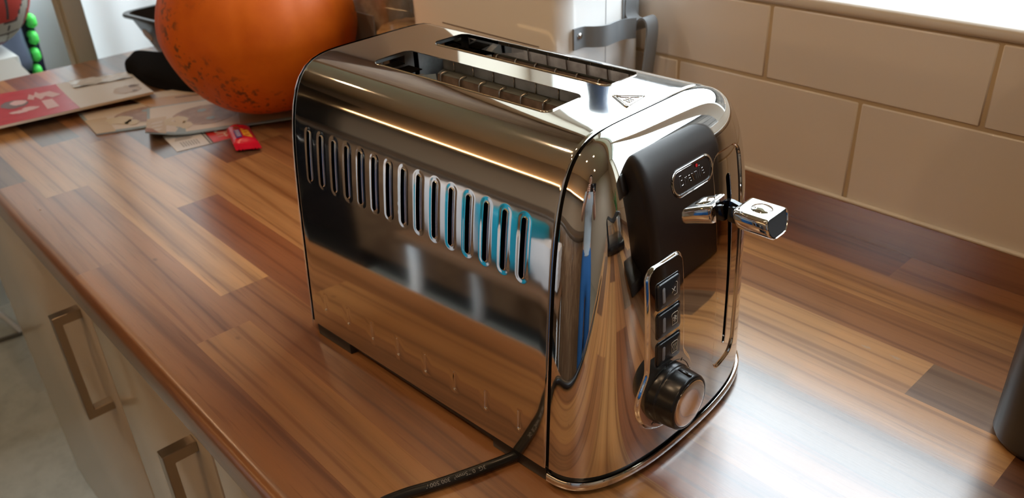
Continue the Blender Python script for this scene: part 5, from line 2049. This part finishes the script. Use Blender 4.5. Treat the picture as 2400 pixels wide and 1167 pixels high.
# things to the right of the frame, mirrored in the control face
t = empty('dish_rack', (0.42, 0.36, 0.0))
tag(t, 'black wire dish rack to the right of the coffee machine', 'dish rack')
box('rack_tray', (-0.13, -0.14, 0.0), (0.13, 0.14, 0.03), BLACKG, t, bevel=0.008)
for k in range(9):
    x = -0.12 + 0.03 * k
    tube('rack_wire', catmull([(x, -0.13, 0.03), (x, -0.13, 0.15), (x, 0.0, 0.12), (x, 0.13, 0.15), (x, 0.13, 0.03)], 4), 0.003, BLACK, t, 6)
t = empty('potted_plant', (0.66, 0.52, 0.0))
tag(t, 'green strap-leaved pot plant beside the coffee machine', 'plant')
bmobj('pot', lathe_bm([(0, 0), (0.045, 0), (0.058, 0.10), (0.054, 0.10), (0.045, 0.09), (0, 0.09)], 32), mat('pot_white', (0.7, 0.7, 0.68), 0.4), t)
gl_ = mat('leaf_green', (0.05, 0.16, 0.04), 0.45)
rs = np.random.RandomState(9)
for k in range(18):
    a = 2 * PI * k / 18 + rs.rand() * 0.3
    h_ = 0.16 + 0.12 * rs.rand()
    r_ = 0.08 + 0.08 * rs.rand()
    C = catmull([(0, 0, 0.085), (0.3 * r_ * math.cos(a), 0.3 * r_ * math.sin(a), 0.085 + h_ * 0.7), (r_ * math.cos(a), r_ * math.sin(a), 0.085 + h_)], 6)
    V, F = [], []
    for i, c in enumerate(C):
        w_ = 0.007 * math.sin(PI * (i + 0.6) / (len(C) + 0.6))
        V += [(c[0] - w_ * math.sin(a), c[1] + w_ * math.cos(a), c[2]), (c[0] + w_ * math.sin(a), c[1] - w_ * math.cos(a), c[2])]
    for i in range(len(C) - 1):
        F.append((2 * i, 2 * i + 1, 2 * i + 3, 2 * i + 2))
    pyobj('leaf', V, F, gl_, t, smooth=True)

# ================================================================== THE PERSON TAKING THE PICTURE (mirrored in the chrome)
def skin_mesh(name, joints, bones, m, parent, root, levels=2):
    """joints: {key: (xyz, (rx, ry))}"""
    keys = list(joints)
    me = bpy.data.meshes.new(name)
    me.from_pydata([joints[k][0] for k in keys], [(keys.index(a), keys.index(b2)) for a, b2 in bones], [])
    o = bpy.data.objects.new(name, me)
    link(o)
    sk = o.modifiers.new('skin', 'SKIN')
    sd = o.modifiers.new('sub', 'SUBSURF')
    sd.levels = sd.render_levels = levels
    for i, k in enumerate(keys):
        v = me.skin_vertices[0].data[i]
        v.radius = joints[k][1]
        v.use_root = (k == root)
    bpy.context.view_layer.update()
    dg = bpy.context.evaluated_depsgraph_get()
    me2 = bpy.data.meshes.new_from_object(o.evaluated_get(dg))
    bpy.data.objects.remove(o)
    me2.materials.clear()
    me2.materials.append(m)
    me2.polygons.foreach_set('use_smooth', [True] * len(me2.polygons))
    o = bpy.data.objects.new(name, me2)
    return link(o, parent)

def person():
    # local frame: +Y is the way the person faces, feet on z = 0
    ang = math.atan2(0.85, -0.52) - PI / 2
    px, py = 0.175, -0.300
    t = empty('person', (px, py, FL), ang)
    tag(t, 'person in blue jeans and grey top standing and holding up a phone', 'person')
    skin = mat('skin', (0.52, 0.30, 0.21), 0.5, sub=0.08)
    hair = mat('dark_hair', (0.03, 0.018, 0.012), 0.5)
    jeans = mat('blue_denim', (0.015, 0.085, 0.24), 0.85, bump=(400, 0.3, 0.001))
    topm = mat('grey_jersey', (0.30, 0.33, 0.36), 0.85)
    c, s_ = math.cos(-ang), math.sin(-ang)
    def loc(x, y, z):                       # world -> local
        dx, dy = x - px, y - py
        return (c * dx - s_ * dy, s_ * dx + c * dy, z - FL)
    J = {'pel': ((0, 0, 0.88), (0.13, 0.095)), 'wai': ((0, 0.0, 1.03), (0.115, 0.085)), 'che': ((0, 0.005, 1.22), (0.135, 0.095)), 'nek': ((0, 0.0, 1.365), (0.060, 0.055)),
         'nk2': ((0, 0.020, 1.43), (0.050, 0.050)), 'hd0': ((0, 0.040, 1.49), (0.066, 0.076)), 'hd1': ((0, 0.040, 1.565), (0.074, 0.090)), 'hd2': ((0, 0.028, 1.625), (0.056, 0.068))}
    B = [('pel', 'wai'), ('wai', 'che'), ('che', 'nek'), ('nek', 'nk2'), ('nk2', 'hd0'), ('hd0', 'hd1'), ('hd1', 'hd2')]
    ph = np.array(loc(0.020, -0.018, 0.380))
    for sg, n in ((-1, 'l'), (1, 'r')):
        J['hip' + n] = ((sg * 0.085, 0, 0.84), (0.088, 0.088))
        J['kne' + n] = ((sg * 0.090, 0.015, 0.47), (0.056, 0.058))
        J['clf' + n] = ((sg * 0.092, -0.012, 0.34), (0.052, 0.056))
        J['ank' + n] = ((sg * 0.095, -0.010, 0.085), (0.036, 0.038))
        J['hee' + n] = ((sg * 0.096, -0.020, 0.042), (0.036, 0.038))
        J['toe' + n] = ((sg * 0.104, 0.125, 0.030), (0.040, 0.026))
        J['sho' + n] = ((sg * 0.165, 0.0, 1.315), (0.056, 0.056))
        J['elb' + n] = ((sg * 0.225, 0.075, 1.085), (0.040, 0.040))
        wr = ph + np.array((sg * 0.095, -0.035, -0.045))
        J['wri' + n] = (tuple(wr), (0.026, 0.022))
        J['pal' + n] = (tuple(ph + np.array((sg * 0.088, -0.012, 0.0))), (0.034, 0.018))
        B += [('pel', 'hip' + n), ('hip' + n, 'kne' + n), ('kne' + n, 'clf' + n), ('clf' + n, 'ank' + n), ('ank' + n, 'hee' + n), ('hee' + n, 'toe' + n),
              ('che', 'sho' + n), ('sho' + n, 'elb' + n), ('elb' + n, 'wri' + n), ('wri' + n, 'pal' + n)]
        # fingers curled round the phone, each its own chain from inside the palm
        for k, (dz, ln) in enumerate(((0.026, 0.060), (0.009, 0.068), (-0.009, 0.064), (-0.026, 0.050))):
            b0 = ph + np.array((sg * 0.092, -0.010, dz))
            J['f%d0%s' % (k, n)] = (tuple(b0), (0.0095, 0.0095))
            J['f%d1%s' % (k, n)] = (tuple(b0 + np.array((-sg * 0.012, 0.022, 0.002))), (0.0088, 0.0088))
            J['f%d2%s' % (k, n)] = (tuple(b0 + np.array((-sg * ln * 0.55, 0.026, 0.003))), (0.0080, 0.0080))
            J['f%d3%s' % (k, n)] = (tuple(b0 + np.array((-sg * ln * 0.85, 0.022, 0.003))), (0.0070, 0.0070))
            B += [('pal' + n, 'f%d0%s' % (k, n)), ('f%d0%s' % (k, n), 'f%d1%s' % (k, n)), ('f%d1%s' % (k, n), 'f%d2%s' % (k, n)), ('f%d2%s' % (k, n), 'f%d3%s' % (k, n))]
        b0 = ph + np.array((sg * 0.092, -0.022, 0.028))
        J['t0' + n] = (tuple(b0), (0.012, 0.012))
        J['t1' + n] = (tuple(b0 + np.array((-sg * 0.028, -0.010, 0.012))), (0.010, 0.010))
        J['t2' + n] = (tuple(b0 + np.array((-sg * 0.050, -0.004, 0.006))), (0.0085, 0.0085))
        B += [('wri' + n, 't0' + n), ('t0' + n, 't1' + n), ('t1' + n, 't2' + n)]
    body_ = skin_mesh('body', J, B, skin, t, 'pel')
    # jeans
    K = {'w': ((0, 0, 0.985), (0.128, 0.098)), 'pel': ((0, 0, 0.88), (0.145, 0.110))}
    BB = [('w', 'pel')]
    for sg, n in ((-1, 'l'), (1, 'r')):
        K['h' + n] = ((sg * 0.088, 0, 0.82), (0.100, 0.100))
        K['k' + n] = ((sg * 0.092, 0.012, 0.47), (0.072, 0.074))
        K['c' + n] = ((sg * 0.094, -0.010, 0.30), (0.066, 0.070))
        K['a' + n] = ((sg * 0.096, -0.012, 0.075), (0.058, 0.062))
        BB += [('pel', 'h' + n), ('h' + n, 'k' + n), ('k' + n, 'c' + n), ('c' + n, 'a' + n)]
    skin_mesh('jeans', K, BB, jeans, t, 'pel')
    K = {'h': ((0, 0, 0.90), (0.150, 0.118)), 'w': ((0, 0, 1.03), (0.132, 0.102)), 'c': ((0, 0.005, 1.22), (0.150, 0.110)), 'n': ((0, 0.0, 1.345), (0.082, 0.075))}
    BB = [('h', 'w'), ('w', 'c'), ('c', 'n')]
    for sg, n in ((-1, 'l'), (1, 'r')):
        K['s' + n] = ((sg * 0.165, 0.0, 1.315), (0.070, 0.068))
        K['m' + n] = ((sg * 0.200, 0.045, 1.185), (0.062, 0.060))
        BB += [('c', 's' + n), ('s' + n, 'm' + n)]
    skin_mesh('jersey_top', K, BB, topm, t, 'w')
    # hair, eyes, nose, mouth, ears
    V, F = [], []
    nu, nv = 28, 16
    for i in range(nv + 1):
        th = PI * 0.66 * i / nv
        for j in range(nu):
            a = 2 * PI * j / nu
            drop = 1.0 if math.sin(a) < 0.35 else 0.62
            tt = th * drop
            V.append((0.086 * math.sin(tt) * math.cos(a), 0.026 + 0.104 * math.sin(tt) * math.sin(a), 1.590 + 0.102 * math.cos(tt)))
    for i in range(nv):
        for j in range(nu):
            k = (j + 1) % nu
            F.append((i * nu + j, (i + 1) * nu + j, (i + 1) * nu + k, i * nu + k))
    pyobj('hair', V, F, hair, t, smooth=True)
    fy = 0.040 + 0.088
    for sg in (-1, 1):
        bm = bmesh.new()
        bmesh.ops.create_uvsphere(bm, u_segments=14, v_segments=10, radius=0.0125)
        bmesh.ops.translate(bm, verts=bm.verts, vec=(sg * 0.031, fy - 0.014, 1.560))
        e_ = bmobj('eye', bm, mat('eye_white', (0.75, 0.74, 0.72), 0.2), t)
        bm = bmesh.new()
        bmesh.ops.create_uvsphere(bm, u_segments=12, v_segments=8, radius=0.0062)
        bmesh.ops.translate(bm, verts=bm.verts, vec=(sg * 0.031, fy - 0.0070, 1.558))
        bmobj('iris', bm, mat('iris_brown', (0.05, 0.03, 0.02), 0.2), e_)
        bm = bmesh.new()
        bmesh.ops.create_uvsphere(bm, u_segments=12, v_segments=8, radius=1.0)
        bmesh.ops.scale(bm, verts=bm.verts, vec=(0.007, 0.018, 0.030))
        bmesh.ops.translate(bm, verts=bm.verts, vec=(sg * 0.077, 0.032, 1.545))
        bmobj('ear', bm, skin, t)
    tube('nose', [(0, fy - 0.006, 1.565), (0, fy + 0.010, 1.535), (0, fy + 0.012, 1.527), (0, fy - 0.004, 1.520)], [0.006, 0.011, 0.012, 0.008], skin, t, 10)
    tube('lips', [(-0.022, fy - 0.012, 1.494), (0, fy - 0.001, 1.493), (0.022, fy - 0.012, 1.494)], [0.003, 0.0065, 0.003], mat('lip', (0.40, 0.14, 0.12), 0.4), t, 8)
    # phone: a thing of its own, just behind the lens
person()
ph = bpy.data.objects.new('phone', None)
COL.objects.link(ph)
fwd = Vector((-0.6525, 0.5739, -0.4948)).normalized()
rgt = Vector((0.6782, 0.7336, -0.0436)).normalized()
upv = rgt.cross(fwd).normalized()
pos = Vector((0, 0, CAMZ)) - fwd * 0.010 + rgt * 0.045 - upv * 0.022
ph.matrix_world = Matrix(((rgt.x, upv.x, -fwd.x, pos.x), (rgt.y, upv.y, -fwd.y, pos.y), (rgt.z, upv.z, -fwd.z, pos.z), (0, 0, 0, 1)))
tag(ph, 'black phone held up in both hands in front of the person', 'phone')
prism('phone_body', rrect(0, 0, 0.074, 0.036, 0.009, 5), -0.004, 0.004, BLACKG, ph, bevel=0.001)

# ================================================================== OUTSIDE THE WINDOW (mirrored in the top of the toaster)
t = empty('garden_shed', (0.6, 4.6, FL - 0.3))
tag(t, 'dark stained timber shed outside the kitchen window', 'shed')
sh_m = noise_color_mat('dark_stained_timber', (0.085, 0.072, 0.060), (0.045, 0.038, 0.034), 3, rough=0.8)
box('wall', (-3.9, -0.6, 0), (3.6, 1.6, 2.75), sh_m, t)
V = [(-4.05, -0.85, 2.70), (3.75, -0.85, 2.70), (3.75, 0.5, 3.25), (-4.05, 0.5, 3.25), (3.75, 1.85, 2.70), (-4.05, 1.85, 2.70)]
pyobj('roof', V, [(0, 1, 2, 3), (3, 2, 4, 5), (0, 3, 5), (1, 4, 2)], mat('grey_roof_felt', (0.06, 0.065, 0.07), 0.9), t)
for k in range(11):
    z = 0.05 + k * 0.245
    box('board', (-3.92, -0.625, z), (3.62, -0.6, z + 0.225), sh_m, t)
t = empty('lawn', (0.0, 6.0, FL - 0.32))
o = box('lawn_turf', (-14, 1.3, FL - 0.34), (14, 16, FL - 0.30), mat('grass_green', (0.05, 0.10, 0.03), 0.9))
bpy.data.objects.remove(t)
o.name = 'lawn'
tag(o, 'green lawn outside the kitchen window', 'lawn', kind='stuff')
